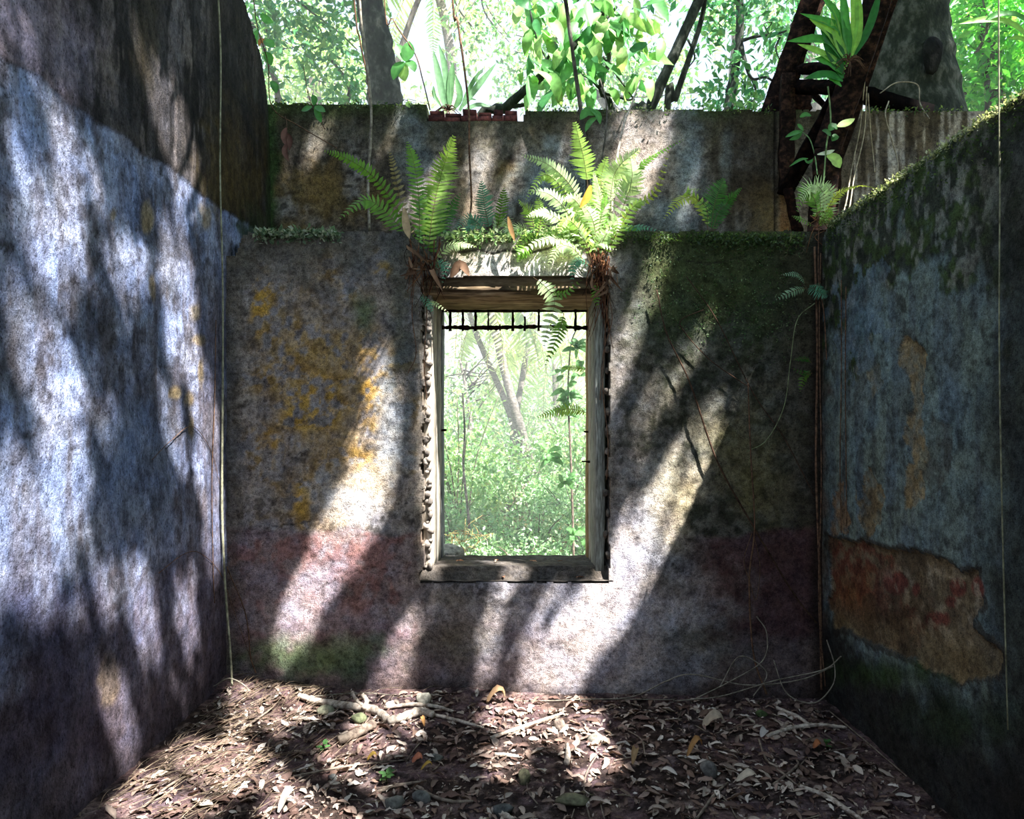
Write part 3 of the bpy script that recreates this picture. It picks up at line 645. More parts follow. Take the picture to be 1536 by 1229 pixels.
# ------------------------------------------------------------------ leaf and frond makers
def blade(pts, width, n=8, fold=.25, nrmv=(0, -1, .3), prof=None, col=(.2, .4, .1), wave=0.0, col2=None):
    """one leaf: a curved, folded blade with a midrib (3 vertices per row)"""
    c = spline(pts, n); T = nrm(np.gradient(c, axis=0)); Sd = nrm(np.cross(T, np.asarray(nrmv, float))); Nn = nrm(np.cross(Sd, T))
    s = np.linspace(0, 1, n); w = width / 2 * (prof(s) if prof else np.sin(np.pi * np.clip(s * .94 + .05, 0, 1)) ** .75)
    wv = wave * np.sin(s * 14)[:, None] * w[:, None] * Nn
    L = c - Sd * w[:, None] + Nn * (fold * w)[:, None] + wv; R = c + Sd * w[:, None] + Nn * (fold * w)[:, None] - wv
    v = np.stack([L, c, R], 1).reshape(-1, 3); i = np.arange(n - 1)[:, None] * 3
    f = np.concatenate([np.concatenate([i, i + 1, i + 4, i + 3], 1), np.concatenate([i + 1, i + 2, i + 5, i + 4], 1)])
    cc = np.asarray(col, float); k = np.array([1, 1.25, .92])[None, :, None] * np.ones((n, 1, 1))
    return v, f, (cc * k).reshape(-1, 3)
def frond(pts, width, pairs, col, twist=0.0, ang=22, prof=None, start=.12, droop=.12, nrmv=None, stem=(.16, .10, .05), wr=.26, sr=.0022, tipcol=None):
    """pinnate frond: rachis plus rows of tapered leaflets"""
    n = pairs * 2 + 6; c = spline(pts, n); T = nrm(np.gradient(c, axis=0))
    L = np.linalg.norm(np.diff(c, axis=0), axis=1).sum()
    N0 = np.array([0.0, -1.0, .35]) if nrmv is None else np.asarray(nrmv, float)
    Sd = nrm(np.cross(T, N0)); Nn = nrm(np.cross(Sd, T)); ct, st = math.cos(twist), math.sin(twist); Sd, Nn = ct * Sd + st * Nn, -st * Sd + ct * Nn
    mb = MB().tube(c, [sr, sr * .35], 3, stem, cap=False)
    s = np.linspace(start, .985, pairs); fi = s * (n - 1); i0 = np.clip(fi.astype(int), 0, n - 2); fr = (fi - i0)[:, None]
    at = lambda A: A[i0] * (1 - fr) + A[i0 + 1] * fr
    C0, T0, S0, N1 = at(c), at(T), at(Sd), at(Nn)
    pr = prof(s) if prof else np.minimum(1, (s - start) * 4 + .45) * np.clip((1.03 - s) * 2.3, 0, 1) ** .8
    ln = width / 2 * pr; bw = np.minimum(L * (.985 - start) / pairs * .9, ln * wr * 2 + .001)
    for sg in (-1, 1):
        jl = ln * RNG.uniform(.86, 1.1, pairs); a = math.radians(ang) + RNG.normal(0, .08, pairs)
        D = S0 * sg * np.cos(a)[:, None] + T0 * np.sin(a)[:, None] - N1 * RNG.uniform(0, droop * 2, pairs)[:, None]
        half = T0 * (bw / 2)[:, None]
        b0, b1 = C0 - half * .8, C0 + half * .8
        mdl = C0 + D * (jl * .55)[:, None] - half * .9 - N1 * (jl * droop * .2)[:, None]; mdu = C0 + D * (jl * .55)[:, None] + half * .7
        tip = C0 + D * jl[:, None] - N1 * (jl * droop)[:, None]
        v = np.stack([b0, b1, mdu, mdl, tip], 1).reshape(-1, 3); k = np.arange(pairs)[:, None] * 5
        cc = np.asarray(col) * RNG.uniform(.82, 1.18, (pairs, 1))
        if tipcol is not None: cc = cc * (1 - s[:, None]) + np.asarray(tipcol) * s[:, None]
        mb.add(v, [np.concatenate([k, k + 3, k + 2, k + 1], 1), np.concatenate([k + 3, k + 4, k + 2], 1)], np.repeat(cc, 5, 0))
    return mb
GR = lin((104, 150, 52)); GB = lin((150, 186, 84)); GD = lin((62, 112, 44)); GC = lin((92, 150, 120)); GP = lin((184, 208, 150)); GY_ = lin((176, 190, 70)); BRN = lin((150, 104, 62)); ORG = lin((190, 132, 54))
def P3(q, Y):
    """picture point with optional own distance"""
    return P(q[0], q[1], q[2] if len(q) > 2 else Y)
def LW(px, py, d=.008):
    Y = (XL + d) * F / (px - VX); return (px, py, Y)
def RW(px, py, d=.008):
    Y = (XR - d) * F / (px - VX); return (px, py, Y)
def fern(label, base, Y, fronds, dead=0, group=None, name='fern'):
    r = thing(name, label, 'fern', group, loc=tuple(P(base[0], base[1], Y)))
    for k, fd in enumerate(fronds):
        pts, w, n, col = fd[:4]; kw = fd[4] if len(fd) > 4 else {}
        pts = [P3(q, Y) for q in pts]
        kw.setdefault('twist', RNG.uniform(-.35, .35))
        part(frond(pts, w * Y / F, n, col, **kw), 'frond', M_FERN, r)
    for k in range(dead):
        a = RNG.uniform(0, 6.28); l = RNG.uniform(.06, .16); p0 = P(base[0] + RNG.uniform(-9, 9), base[1] + RNG.uniform(-12, 10), Y)
        d = np.array([math.cos(a) * .5, -.25 + .3 * math.sin(a), RNG.uniform(-.9, .7)])
        part(MB().tube([p0, p0 + d * l * .5 + RNG.normal(0, .012, 3), p0 + d * l + RNG.normal(0, .02, 3) - [0, 0, l * .2]], [.0028, .0014], 4, lin((150, 112, 80)) * RNG.uniform(.5, 2.2), n=7), 'dead_stalk', M_STICK, r)
    return r
D = dict
def more_fronds(bx, by, n):
    out = []
    for k in range(n):
        a = RNG.uniform(-1.25, 1.05); l = RNG.uniform(60, 150) * (1 - .25 * abs(a)); x0 = bx + RNG.uniform(-12, 10); Y0 = 4.04
        tip = (x0 + l * math.sin(a) * 1.0, by - l * math.cos(a) + 26 * abs(a), RNG.uniform(3.92, 4.3)); md = (x0 + l * .5 * math.sin(a * .6), by - l * .62 * math.cos(a * .6), RNG.uniform(4.0, 4.15))
        out.append(([(x0, by - RNG.uniform(0, 12), Y0), md, tip], RNG.uniform(20, 36), int(l / 6), [GB, GP, GP, GR, GP][k % 5], dict(twist=RNG.uniform(-.8, .8), start=.3)))
    return out
fern('tall fern clump rooted on the ledge left of the window top', (640, 398), 4.03, [
    ([(640, 395), (650, 315, 4.1), (664, 255, 4.15), (681, 203, 4.05)], 58, 34, GB * .9, D(twist=.1)), ([(652, 398), (650, 340, 4.1), (655, 290, 4.2), (668, 232, 4.2)], 46, 26, GR),
    ([(628, 388), (629, 310, 4.05), (622, 250, 4.1), (611, 212, 4.1)], 34, 26, GR), ([(636, 390), (636, 320, 4.2), (640, 280, 4.3)], 34, 18, GD),
    ([(634, 392), (600, 320, 4.1), (560, 265, 4.1), (520, 238, 4.05), (486, 226, 4.0)], 26, 30, GR, D(twist=.5)), ([(625, 372), (590, 330, 4.1), (550, 300, 4.05), (508, 328, 3.95)], 38, 22, GR),
    ([(628, 380), (606, 320, 4.25), (592, 260, 4.3), (584, 225, 4.3)], 22, 20, lin((150, 140, 96))), ([(645, 402), (668, 372, 4.0), (690, 366, 3.97), (712, 370, 3.95)], 30, 16, GP, D(twist=.4)),
    ([(640, 404), (655, 395, 4.0), (668, 400, 3.96), (664, 424, 3.94)], 22, 12, GC), ([(655, 380), (668, 330, 4.25), (690, 290, 4.3)], 30, 18, GD),
    ([(630, 440), (640, 452, 3.98), (650, 470, 3.97)], 16, 10, GC), ([(642, 452), (652, 455, 4.0), (672, 468, 4.0)], 12, 10, GP)], dead=26)
fern('feathery fern with drooping blue-green fronds on the ledge between the two clumps', (735, 346), 4.40, [
    ([(735, 348), (727, 310), (722, 272)], 34, 20, GC), ([(730, 348), (705, 328), (678, 346, 4.2)], 26, 18, GC), ([(738, 348), (755, 330), (772, 352, 4.2)], 26, 16, GP), ([(745, 346), (752, 310), (756, 282)], 26, 14, GR * .8),
    ([(728, 350), (712, 338, 4.1), (690, 350, 4.05)], 22, 14, GC), ([(742, 350), (760, 342, 4.1), (766, 358, 4.05)], 20, 12, GP)])
fern('bright low fern on the ledge just left of the sunlit clump', (804, 352), 4.30, [
    ([(804, 354), (795, 320), (778, 300, 4.2)], 30, 18, GB), ([(806, 354), (812, 322), (806, 296)], 28, 16, GB), ([(808, 354), (824, 326), (838, 330, 4.2)], 28, 16, GP), ([(802, 356), (780, 340, 4.15), (772, 356, 4.1)], 24, 14, GP),
    ([(806, 356), (822, 346, 4.1), (845, 352, 4.05)], 24, 14, GP), ([(800, 360), (798, 350, 4.05), (770, 372, 4.0)], 24, 14, GB), ([(810, 366), (790, 372, 4.0), (776, 392, 3.97)], 26, 14, GR)])
fern('large sunlit fern clump with pale fronds and hanging roots right of the window top', (898, 398), 4.02, [
    ([(890, 392), (884, 300, 4.15), (876, 240, 4.15), (862, 182, 4.1)], 54, 24, GB, D(start=.5, ang=14)), ([(893, 392), (868, 300, 4.1), (830, 252, 4.05), (782, 232, 4.0)], 30, 26, GP, D(start=.3)),
    ([(893, 394), (860, 310, 4.1), (820, 262, 4.1), (788, 300, 4.0)], 26, 24, GB, D(start=.3)), ([(888, 396), (855, 325, 4.0), (825, 292, 3.98), (792, 286, 3.95)], 30, 22, GP),
    ([(888, 398), (850, 340, 4.0), (815, 318, 3.96), (790, 325, 3.94)], 28, 20, GP), ([(900, 394), (915, 300, 4.1), (925, 255, 4.1), (960, 222, 4.0)], 46, 28, GP, D(start=.35)),
    ([(903, 394), (930, 300, 4.1), (965, 245, 4.05), (1026, 208, 4.0)], 26, 28, GR, D(start=.35, twist=.5)), ([(905, 394), (935, 310, 4.05), (948, 268, 4.0), (945, 235, 4.0)], 46, 22, GP),
    ([(905, 394), (940, 320, 4.05), (985, 285, 4.0), (1005, 215, 4.1)], 18, 20, GY_), ([(900, 396), (903, 320, 4.1), (902, 268, 4.15), (910, 235, 4.15)], 40, 24, GB), ([(897, 396), (890, 320, 4.1), (895, 270, 4.2)], 36, 20, GB),
    ([(905, 388), (930, 350, 4.1), (960, 340, 4.1), (995, 348, 4.05)], 22, 18, GC), ([(882, 398), (858, 372, 3.97), (838, 372, 3.95), (822, 398, 3.93)], 30, 18, GP), ([(884, 398), (850, 362, 4.0), (815, 360, 3.95), (770, 384, 3.93)], 30, 20, GP),
    ([(890, 396), (872, 350, 4.0), (850, 330, 3.98), (838, 350, 3.95)], 30, 18, GB), ([(900, 392), (880, 330, 4.05), (862, 300, 4.0), (845, 300, 3.97)], 28, 18, GP), ([(905, 392), (925, 350, 4.0), (950, 310, 3.98), (972, 300, 3.96)], 28, 18, GB),
    ([(888, 402), (870, 390, 3.97), (860, 400, 3.94), (858, 425, 3.93)], 22, 12, GC), ([(893, 400), (905, 360, 4.0), (925, 330, 3.98), (925, 350, 3.95)], 26, 16, GP), ([(898, 420), (893, 440, 3.98), (897, 462, 3.97)], 16, 9, GR)] + more_fronds(898, 398, 26), dead=60)
fern('creeping fern frond trailing over the lintel into the window opening', (800, 418), 3.98, [
    ([(800, 416), (818, 430), (832, 452), (822, 490), (816, 520)], 34, 16, GP, D(ang=10)), ([(826, 438), (848, 440), (872, 420)], 18, 9, GR), ([(846, 470), (838, 500), (818, 548)], 26, 15, GR)])
fern('small fern with arching and upright fronds on the mossy ledge by the right wall section', (1068, 348), 4.30, [
    ([(1066, 350), (1072, 305), (1086, 268)], 46, 26, GD * 1.2), ([(1064, 350), (1046, 300), (1020, 300, 4.2), (996, 328, 4.1)], 26, 22, GY_), ([(1070, 350), (1090, 305), (1112, 282, 4.2)], 22, 20, GD * 1.2), ([(1062, 350), (1058, 310), (1030, 288), (1052, 284, 4.2)], 24, 16, GB), ([(1068, 350), (1078, 318), (1098, 300)], 32, 16, GD)])
fern('pale green fern sprouting at the corner where the right wall top meets the beam', (1228, 338), 3.98, [
    ([(1228, 338), (1230, 298), (1216, 282), (1200, 300, 3.9)], 46, 22, GP), ([(1228, 338), (1222, 300), (1208, 285), (1196, 318, 3.9)], 34, 18, GR), ([(1230, 338), (1236, 298), (1228, 280), (1222, 290)], 44, 18, GP), ([(1232, 338), (1240, 315), (1246, 290), (1238, 276)], 34, 16, GP),
    ([(1232, 332), (1256, 292, 3.95), (1290, 278, 3.85), (1326, 286, 3.7)], 20, 26, GY_, D(twist=.5)), ([(1226, 340), (1240, 325, 3.9), (1248, 316, 3.85)], 28, 14, GR), ([(1224, 340), (1205, 330, 3.9), (1188, 324, 3.9)], 14, 10, GR)], dead=10)
fern('tiny blue-green fern growing from the dark corner seam', (1212, 428), 3.96, [
    ([(1210, 428), (1196, 412, 3.92), (1172, 412, 3.9)], 14, 14, lin((150, 190, 160))), ([(1212, 430), (1226, 436, 3.9), (1240, 446, 3.87)], 30, 14, GC), ([(1210, 432), (1192, 436, 3.9), (1164, 450, 3.88)], 18, 12, lin((150, 186, 150))), ([(1212, 428), (1226, 428, 3.9), (1238, 440, 3.88)], 22, 12, GC)])
fern('tiny dark fern low in the corner seam', (1216, 545), 3.98, [([(1218, 545), (1208, 538), (1190, 540)], 14, 10, GD), ([(1218, 560), (1206, 566), (1200, 588)], 16, 10, GR * .8), ([(1216, 556), (1208, 560), (1186, 552)], 12, 9, GD)])

# bird's nest ferns: every strap leaf its own part
def strap_fern(label, base, Y, leaves, name='birds_nest_fern'):
    r = thing(name, label, 'fern', loc=tuple(P(base[0], base[1], Y)))
    pf = lambda s: np.clip(np.minimum(s * 2.6 + .25, 1) * np.clip((1.0 - s) * 3.2, 0, 1) ** .7, .02, 1)
    for pts, w, col in leaves:
        part(MB().add(*blade([P3(q, Y) for q in pts], w * .72 * Y / F, 11, .3, (RNG.uniform(-.3, .3), -1, .25), pf, col, .06)), 'leaf', M_LEAF, r, True)
    for k in range(14):
        a = RNG.uniform(0, 6.28); p0 = P(*base, Y); part(MB().tube([p0, p0 + [math.cos(a) * .04, -.03, math.sin(a) * .03], p0 + [math.cos(a) * .09, -.04 * RNG.random(), math.sin(a) * .06 - .04]], [.006, .002], 4, g(.6), n=6), 'root', M_ROOT, r)
    return r
SG = lin((110, 150, 110)); SG2 = lin((86, 128, 82)); BR = lin((66, 138, 54)); BR2 = lin((130, 182, 78)); BR3 = lin((40, 100, 44))
strap_fern('grey-green strap-leaved fern standing on the exposed brick of the wall top', (672, 166), 4.86, [
    ([(668, 166), (660, 125), (650, 75)], 15, SG), ([(672, 166), (670, 130), (666, 95), (658, 66)], 13, SG), ([(674, 166), (676, 125), (680, 92)], 14, SG2), ([(680, 166), (690, 145), (682, 110)], 13, SG2),
    ([(688, 166), (710, 138), (745, 94)], 13, SG), ([(690, 166), (706, 130), (722, 104)], 9, SG2), ([(694, 168), (715, 158), (736, 160)], 10, SG), ([(665, 166), (652, 145), (650, 128)], 8, SG2), ([(690, 168), (700, 150), (715, 150)], 7, SG)])
strap_fern('glossy bright green nest fern perched on the thick leaning beam', (1272, 92), 4.12, [
    ([(1270, 100), (1240, 62), (1180, 62)], 22, BR), ([(1272, 92), (1245, 50), (1214, 28)], 20, BR2), ([(1270, 95), (1250, 70), (1230, 42)], 24, BR3), ([(1274, 88), (1262, 45), (1200, 20)], 20, BR), ([(1275, 86), (1268, 40), (1262, -25)], 20, BR),
    ([(1266, 112), (1245, 95), (1222, 88)], 24, BR), ([(1264, 122), (1240, 112), (1206, 118)], 18, BR3 * 1.4), ([(1262, 130), (1250, 120), (1240, 116)], 14, BR), ([(1274, 86), (1282, 30), (1278, -35)], 16, BR2), ([(1278, 84), (1288, 40), (1284, -30)], 16, BR2), ([(1280, 86), (1304, 40), (1322, -20)], 16, BR3),
    ([(1272, 96), (1256, 60), (1248, 10)], 20, BR2), ([(1268, 104), (1236, 82), (1196, 66)], 16, BR2), ([(1270, 90), (1258, 30), (1230, -10)], 18, BR), ([(1264, 118), (1252, 90), (1234, 60)], 22, BR3)])
strap_fern('long arching strap leaves entering at the top right corner', (1560, 70), 3.2, [
    ([(1560, 75), (1520, 38), (1480, 30), (1438, 36)], 16, BR2), ([(1570, 60), (1530, 25), (1495, 22), (1475, 34)], 14, BR), ([(1565, 90), (1535, 60), (1510, 58)], 12, BR2)])

# ------------------------------------------------------------------ climbers, lianas, hanging roots
def vine(label, pts, Y, r, mat=None, name='vine', leaves=(), n=None, col=(1, 1, 1), group=None, sides=5, cat='vine', wob=.15):
    w = [P3(q, Y) for q in pts]; m = MB().tube(w, np.atleast_1d(r) if np.ndim(r) else [r], sides, col, n=n or max(10, 7 * len(w)), wob=wob)
    if not leaves: return one(m, name, mat or M_VINE, label, cat, group, True)
    t = thing(name, label, cat, group, loc=tuple(w[-1])); part(m, 'stem', mat or M_VINE, t, True)
    for lf in leaves:
        q, w_, c_ = lf[:3]; nn = lf[3] if len(lf) > 3 else (RNG.uniform(-.3, .3), -1, RNG.uniform(.1, .6))
        part(MB().add(*blade([P3(x, Y) for x in q], w_ * Y / F, 7, .25, nn, None, c_)), 'leaf', M_LEAF, t, True)
    return t
LG = lin((78, 140, 70)); LG2 = lin((140, 180, 100))
vine('pale liana hanging straight down along the left wall beside the corner', [LW(322, -420, .02), LW(326, -60, .02), LW(331, 90, .02), LW(330, 260, .02), LW(334, 420, .02), LW(334, 600, .02), LW(333, 760, .02), LW(338, 880, .03), (346, 985, 3.9), (348, 1030, 3.88)], 3.9, [.006, .005, .007, .006], col=(.95, 1.05, .9))
vine('thin brown vine running up the left wall just left of the pale liana', [LW(324, 480), LW(322, 600), LW(318, 720), LW(320, 860), LW(322, 905)], 3.9, .0025, M_ROOT)
vine('grey liana hanging in front of the upper wall at its left part', [(500, -700, 4.6), (537, -40, 4.6), (546, 60, 4.6), (556, 150, 4.62), (556, 210, 4.65), (552, 270, 4.66), (554, 346, 4.6)], 4.6, [.010, .008, .009, .010], n=44)
vine('second liana crossing behind the grey one near the leaning trunk', [(480, -700, 4.75), (528, -40, 4.75), (540, 60, 4.8), (550, 110, 4.85), (556, 158, 4.8)], 4.8, .006, M_ROOT)
vine('slim dark vine with a leafy tip hanging between the left trunk and the strap fern', [(540, -700, 4.7), (574, -30, 4.7), (590, 30, 4.7), (622, 80, 4.7), (634, 120, 4.7), (645, 165, 4.66)], 4.7, .0045, M_ROOT, leaves=[
    ([(607, 92), (602, 80), (594, 66)], 20, LG), ([(607, 92), (612, 78), (614, 62)], 20, LG), ([(607, 94), (596, 104), (590, 120)], 18, LG), ([(607, 94), (606, 110), (608, 122)], 18, LG2), ([(608, 93), (618, 98), (622, 108)], 14, LG), ([(614, 152), (612, 156), (615, 162)], 8, LG2)])
vine('brown liana hanging before the upper wall right of the strap fern', [(640, -700, 4.68), (676, -40, 4.68), (686, 30, 4.68), (696, 100, 4.68), (703, 165, 4.66), (704, 230, 4.66), (707, 300, 4.64), (702, 346, 4.6)], 4.6, [.007, .008, .006], M_ROOT, n=44)
vine('slender grey sapling stem rising from the sunlit fern clump', [(886, 380, 4.15), (880, 240, 4.4), (872, 170, 4.5), (858, 70, 4.5), (842, -40, 4.45), (800, -260, 4.4)], 4.4, [.016, .014, .013], M_BARK, name='sapling', leaves=[([(895, 172), (880, 168), (870, 180)], 14, LG), ([(896, 176), (885, 184), (878, 198)], 10, LG), ([(886, 165), (896, 172), (900, 186)], 12, LG)], n=40, cat='sapling')
vine('pale dead branch rising at an angle out of the sunlit fern clump', [(915, 350, 4.1), (922, 260, 4.15), (935, 190, 4.3), (948, 155, 4.5), (960, 120, 4.7)], 4.3, [.010, .007, .005], M_STICK, name='dead_branch', cat='branch')
vine('grey twig standing beside the sapling in the sunlit fern clump', [(898, 350, 4.2), (902, 250, 4.3), (908, 205, 4.4), (910, 160, 4.6), (900, 118, 4.8)], 4.3, [.007, .005], M_BARK, name='twig', cat='twig')
vine('leafy vine with heart shaped leaves hanging before the thick beam', [(1242, 130, 4.15), (1246, 180, 4.12), (1240, 215, 4.1), (1236, 262, 4.08), (1232, 300, 4.05)], 4.1, .0045, M_VINE, col=(.5, .9, .45), leaves=[
    ([(1256, 190), (1268, 186), (1282, 178)], 14, lin((190, 214, 130))), ([(1244, 196), (1250, 190), (1256, 194)], 14, LG * .7), ([(1246, 204), (1240, 198), (1233, 196)], 10, LG * .6), ([(1248, 204), (1252, 206), (1248, 212)], 12, LG * .7),
    ([(1226, 232), (1240, 230), (1252, 225)], 8, lin((210, 220, 190))), ([(1240, 234), (1252, 240), (1260, 252)], 20, lin((170, 206, 110))), ([(1200, 176), (1208, 172), (1217, 174)], 8, LG * .8)])
vine('small leafy climber curling up from the ledge beside the rusty post', [(1226, 262, 4.2), (1222, 232, 4.3), (1214, 208, 4.35), (1200, 196, 4.4)], 4.3, .0035, M_VINE, col=(.5, .95, .5), leaves=[([(1202, 197), (1192, 200), (1178, 206)], 9, LG), ([(1203, 196), (1195, 206), (1184, 210)], 8, LG * .8), ([(1205, 196), (1200, 190), (1196, 186)], 6, LG), ([(1212, 238), (1200, 240), (1184, 250)], 5, LG), ([(1222, 238), (1212, 244), (1206, 238)], 5, LG)])
for lb, q in [('pale root strand hanging from the beam, leftmost of the bundle', [(1297, 120, 4.3), (1290, 190, 4.4), (1278, 250, 4.35), (1270, 300, 4.2), (1262, 330, 4.0)]), ('pale root strand in the middle of the hanging bundle right of the beam', [(1300, 130, 4.32), (1296, 200, 4.4), (1282, 262, 4.3), (1274, 312, 4.1), (1266, 322, 4.0)]),
              ('thin root strand hanging rightmost of the bundle by the beam', [(1302, 140, 4.4), (1306, 200, 4.5), (1310, 236, 4.55), (1312, 258, 4.5)]), ('grey root dangling from the dark plank over the upper wall', [(1333, 152, 4.75), (1328, 172, 4.66), (1336, 205, 4.66), (1346, 240, 4.64), (1346, 262, 4.5)])]:
    vine(lb, q, 4.3, .0042, M_VINE, name='hanging_root', cat='root', col=(1.1, 1.08, 1.0))
vine('fine twig arching over the dark plank before the big trunk', [(1320, 140, 4.8), (1345, 124, 4.8), (1376, 127, 4.8), (1380, 155, 4.8), (1394, 178, 4.7)], 4.8, .004, M_VINE, name='twig', cat='twig')
vine('thread thin liana hanging straight down before the right wall', [(1496, -2600, 2.36), (1498, -40, 2.36), (1500, 250, 2.37), (1499, 500, 2.37), (1503, 760, 2.37), (1512, 1095, 2.36)], 2.36, .0026, M_VINE, col=(.8, .9, .7), n=50)
vine('thin stem climbing the right wall near the corner, left of a pair', [RW(1262, 420), RW(1262, 560), RW(1260, 700), RW(1262, 800)], 3.78, .0026, M_ROOT)
vine('thin stem climbing the right wall near the corner, right of a pair', [RW(1269, 430), RW(1268, 560), RW(1269, 690), RW(1270, 790)], 3.72, .0026, M_ROOT)
vine('long dark vine slanting across the right part of the window wall', [(985, 435), (1000, 500), (1035, 575), (1075, 690), (1130, 790), (1190, 890), (1225, 935)], 4.0, [.0035, .006, .005], M_ROOT, col=g(.5), n=60)
vine('thin vine crossing the window wall from the mossy top toward the corner', [(1030, 415), (1075, 480), (1130, 590), (1175, 655), (1222, 745)], 4.01, .0032, M_ROOT, col=g(.5), n=40)
vine('looped vine high on the right part of the window wall', [(1055, 465), (1022, 480), (1028, 500), (1065, 540), (1110, 572), (1122, 580)], 4.01, .0032, M_ROOT, col=g(.5), n=40)
vine('upright stem standing against the right part of the window wall', [(1122, 575, 3.98), (1126, 680, 3.97), (1132, 790, 3.97), (1124, 870, 3.97), (1130, 980, 3.96), (1150, 1042, 3.9)], 3.97, [.004, .005, .006], M_ROOT, n=44)
vine('thin curling tendril beside the upright stem on the window wall', [(1128, 800, 3.97), (1116, 840, 3.96), (1124, 870, 3.95), (1134, 900, 3.96), (1140, 850, 3.97), (1130, 800, 3.97)], 3.97, .0026, M_ROOT, n=40)
vine('pale green vine arching out of the corner fern down the window wall', [(1222, 455, 3.92), (1196, 480, 3.92), (1186, 540, 3.94), (1176, 610, 3.97), (1150, 660, 4.0), (1120, 678, 4.01)], 3.95, .0026, M_VINE, col=(.7, .9, .6), n=44)
for lb, q in [('thick root running down the dark corner seam', [(1222, 370, 3.96), (1226, 520, 3.98), (1224, 700, 3.98), (1230, 880, 3.96), (1232, 1035, 3.93)]), ('thinner root beside the thick one in the dark corner seam', [(1231, 380, 3.93), (1229, 500, 3.95), (1232, 720, 3.94), (1228, 900, 3.93), (1238, 1030, 3.9)]), ('hair thin root hanging from the corner fern over the seam', [(1228, 340, 3.95), (1228, 420, 3.93), (1236, 470, 3.9), (1240, 540, 3.88)])]:
    vine(lb, q, 3.95, .007 if 'thick root' in lb else .0035, M_ROOT, name='root', cat='root', n=50)
for k, (lb, q) in enumerate([('long trailing vine along the foot of the window wall, uppermost of the tangle', [(880, 1052, 3.96), (950, 1045, 3.94), (1000, 1022, 3.93), (1040, 1012, 3.94), (1120, 1028, 3.92), (1200, 1020, 3.9), (1250, 1000, 3.85)]),
    ('vine loop rising in the tangle at the foot of the right corner', [(1040, 1050, 3.9), (1100, 1020, 3.92), (1145, 990, 3.94), (1150, 950, 3.96), (1135, 925, 3.98)]), ('wide arc of vine lying in the tangle near the right corner', [(1160, 990, 3.93), (1180, 1040, 3.86), (1220, 1055, 3.8), (1248, 1030, 3.8), (1252, 1000, 3.82), (1240, 960, 3.86)]),
    ('vine slanting up the right corner out of the tangle', [(1010, 1052, 3.9), (1080, 1045, 3.88), (1160, 1022, 3.86), (1235, 1005, 3.84), (1262, 985, 3.8)]), ('straight pale vine along the foot of the wall below the window', [(560, 1050, 3.94), (640, 1042, 3.96), (700, 1050, 3.95), (800, 1052, 3.95), (900, 1049, 3.95), (1010, 1050, 3.94)]),
    ('pale bent vine lying between the white sticks and the wall', [(440, 1048, 3.95), (540, 1040, 3.97), (620, 1047, 3.95), (710, 1056, 3.9)]), ('loose loop of vine low in the right corner', [(1130, 1045, 3.9), (1150, 1010, 3.9), (1110, 985, 3.95), (1080, 1030, 3.92)]),
    ('wiry curl of vine at the foot of the left corner', [(320, 1030, 3.86), (345, 1018, 3.86), (372, 1035, 3.86), (352, 1052, 3.84), (330, 1045, 3.84)])]):
    vine(lb, q, 3.9, .0034, M_VINE, n=60, col=g(.8))
vine('arching brown tendril on the lower left wall', [LW(238, 860), LW(275, 832), LW(300, 830), LW(330, 860), (352, 920, 4.0), (380, 1000, 4.02)], 3.6, .0018, M_ROOT, n=40)
vine('brown tendril climbing the left end of the window wall', [(340, 850, 4.0), (368, 920, 4.01), (376, 985, 4.01), (384, 1010, 4.0)], 4.0, .0035, M_ROOT, n=30)
vine('faint tendril arching across the left wall at mid height', [LW(228, 690), LW(258, 660), LW(290, 640), LW(318, 680), LW(330, 730)], 3.4, .0016, M_ROOT, n=30)
vine('twig with a few leaves hanging over the left end of the upper wall', [(378, -20, 4.5), (386, 40, 4.5), (402, 95, 4.5), (408, 160, 4.52), (450, 190, 4.6), (505, 222, 4.62)], 4.5, .0035, M_ROOT, leaves=[
    ([(398, 66), (392, 60), (388, 70)], 8, BRN), ([(396, 60), (404, 66), (410, 72)], 16, LG), ([(396, 78), (404, 88), (407, 98)], 14, LG), ([(406, 122), (412, 130), (414, 140)], 12, LG), ([(392, 20), (400, 30), (410, 34)], 12, LG), ([(388, 44), (382, 56), (386, 66)], 10, LG)])
vine('sprig of green leaves on a fine stem above the upper wall left part', [(455, 100, 4.5), (465, 150, 4.55), (488, 195, 4.6)], 4.5, .0025, M_ROOT, leaves=[([(468, 160), (460, 164), (452, 166)], 12, LG), ([(470, 158), (472, 150), (468, 142)], 10, LG), ([(472, 160), (480, 164), (488, 168)], 12, LG), ([(472, 162), (478, 174), (482, 184)], 10, LG)])
r = thing('hanging_dead_leaf', 'withered brown leaf cluster dangling on a thread left of the upper wall', 'dead leaf', loc=tuple(P(432, 240, 4.45)))
part(MB().tube([P(428, 174, 4.55), P(430, 184, 4.5), P(430, 195, 4.46)], [.002], 4, n=8), 'thread', M_ROOT, r)
for q, w in [([(430, 192), (427, 205), (430, 220)], 10), ([(431, 200), (436, 212), (434, 226)], 9), ([(431, 215), (428, 228), (433, 242)], 9)]: part(MB().add(*blade([P3(x, 4.46) for x in q], w * 4.46 / F, 6, .8, (0, -1, 0), None, lin((120, 88, 78)))), 'withered_leaf', M_DRYLEAF, r, True)
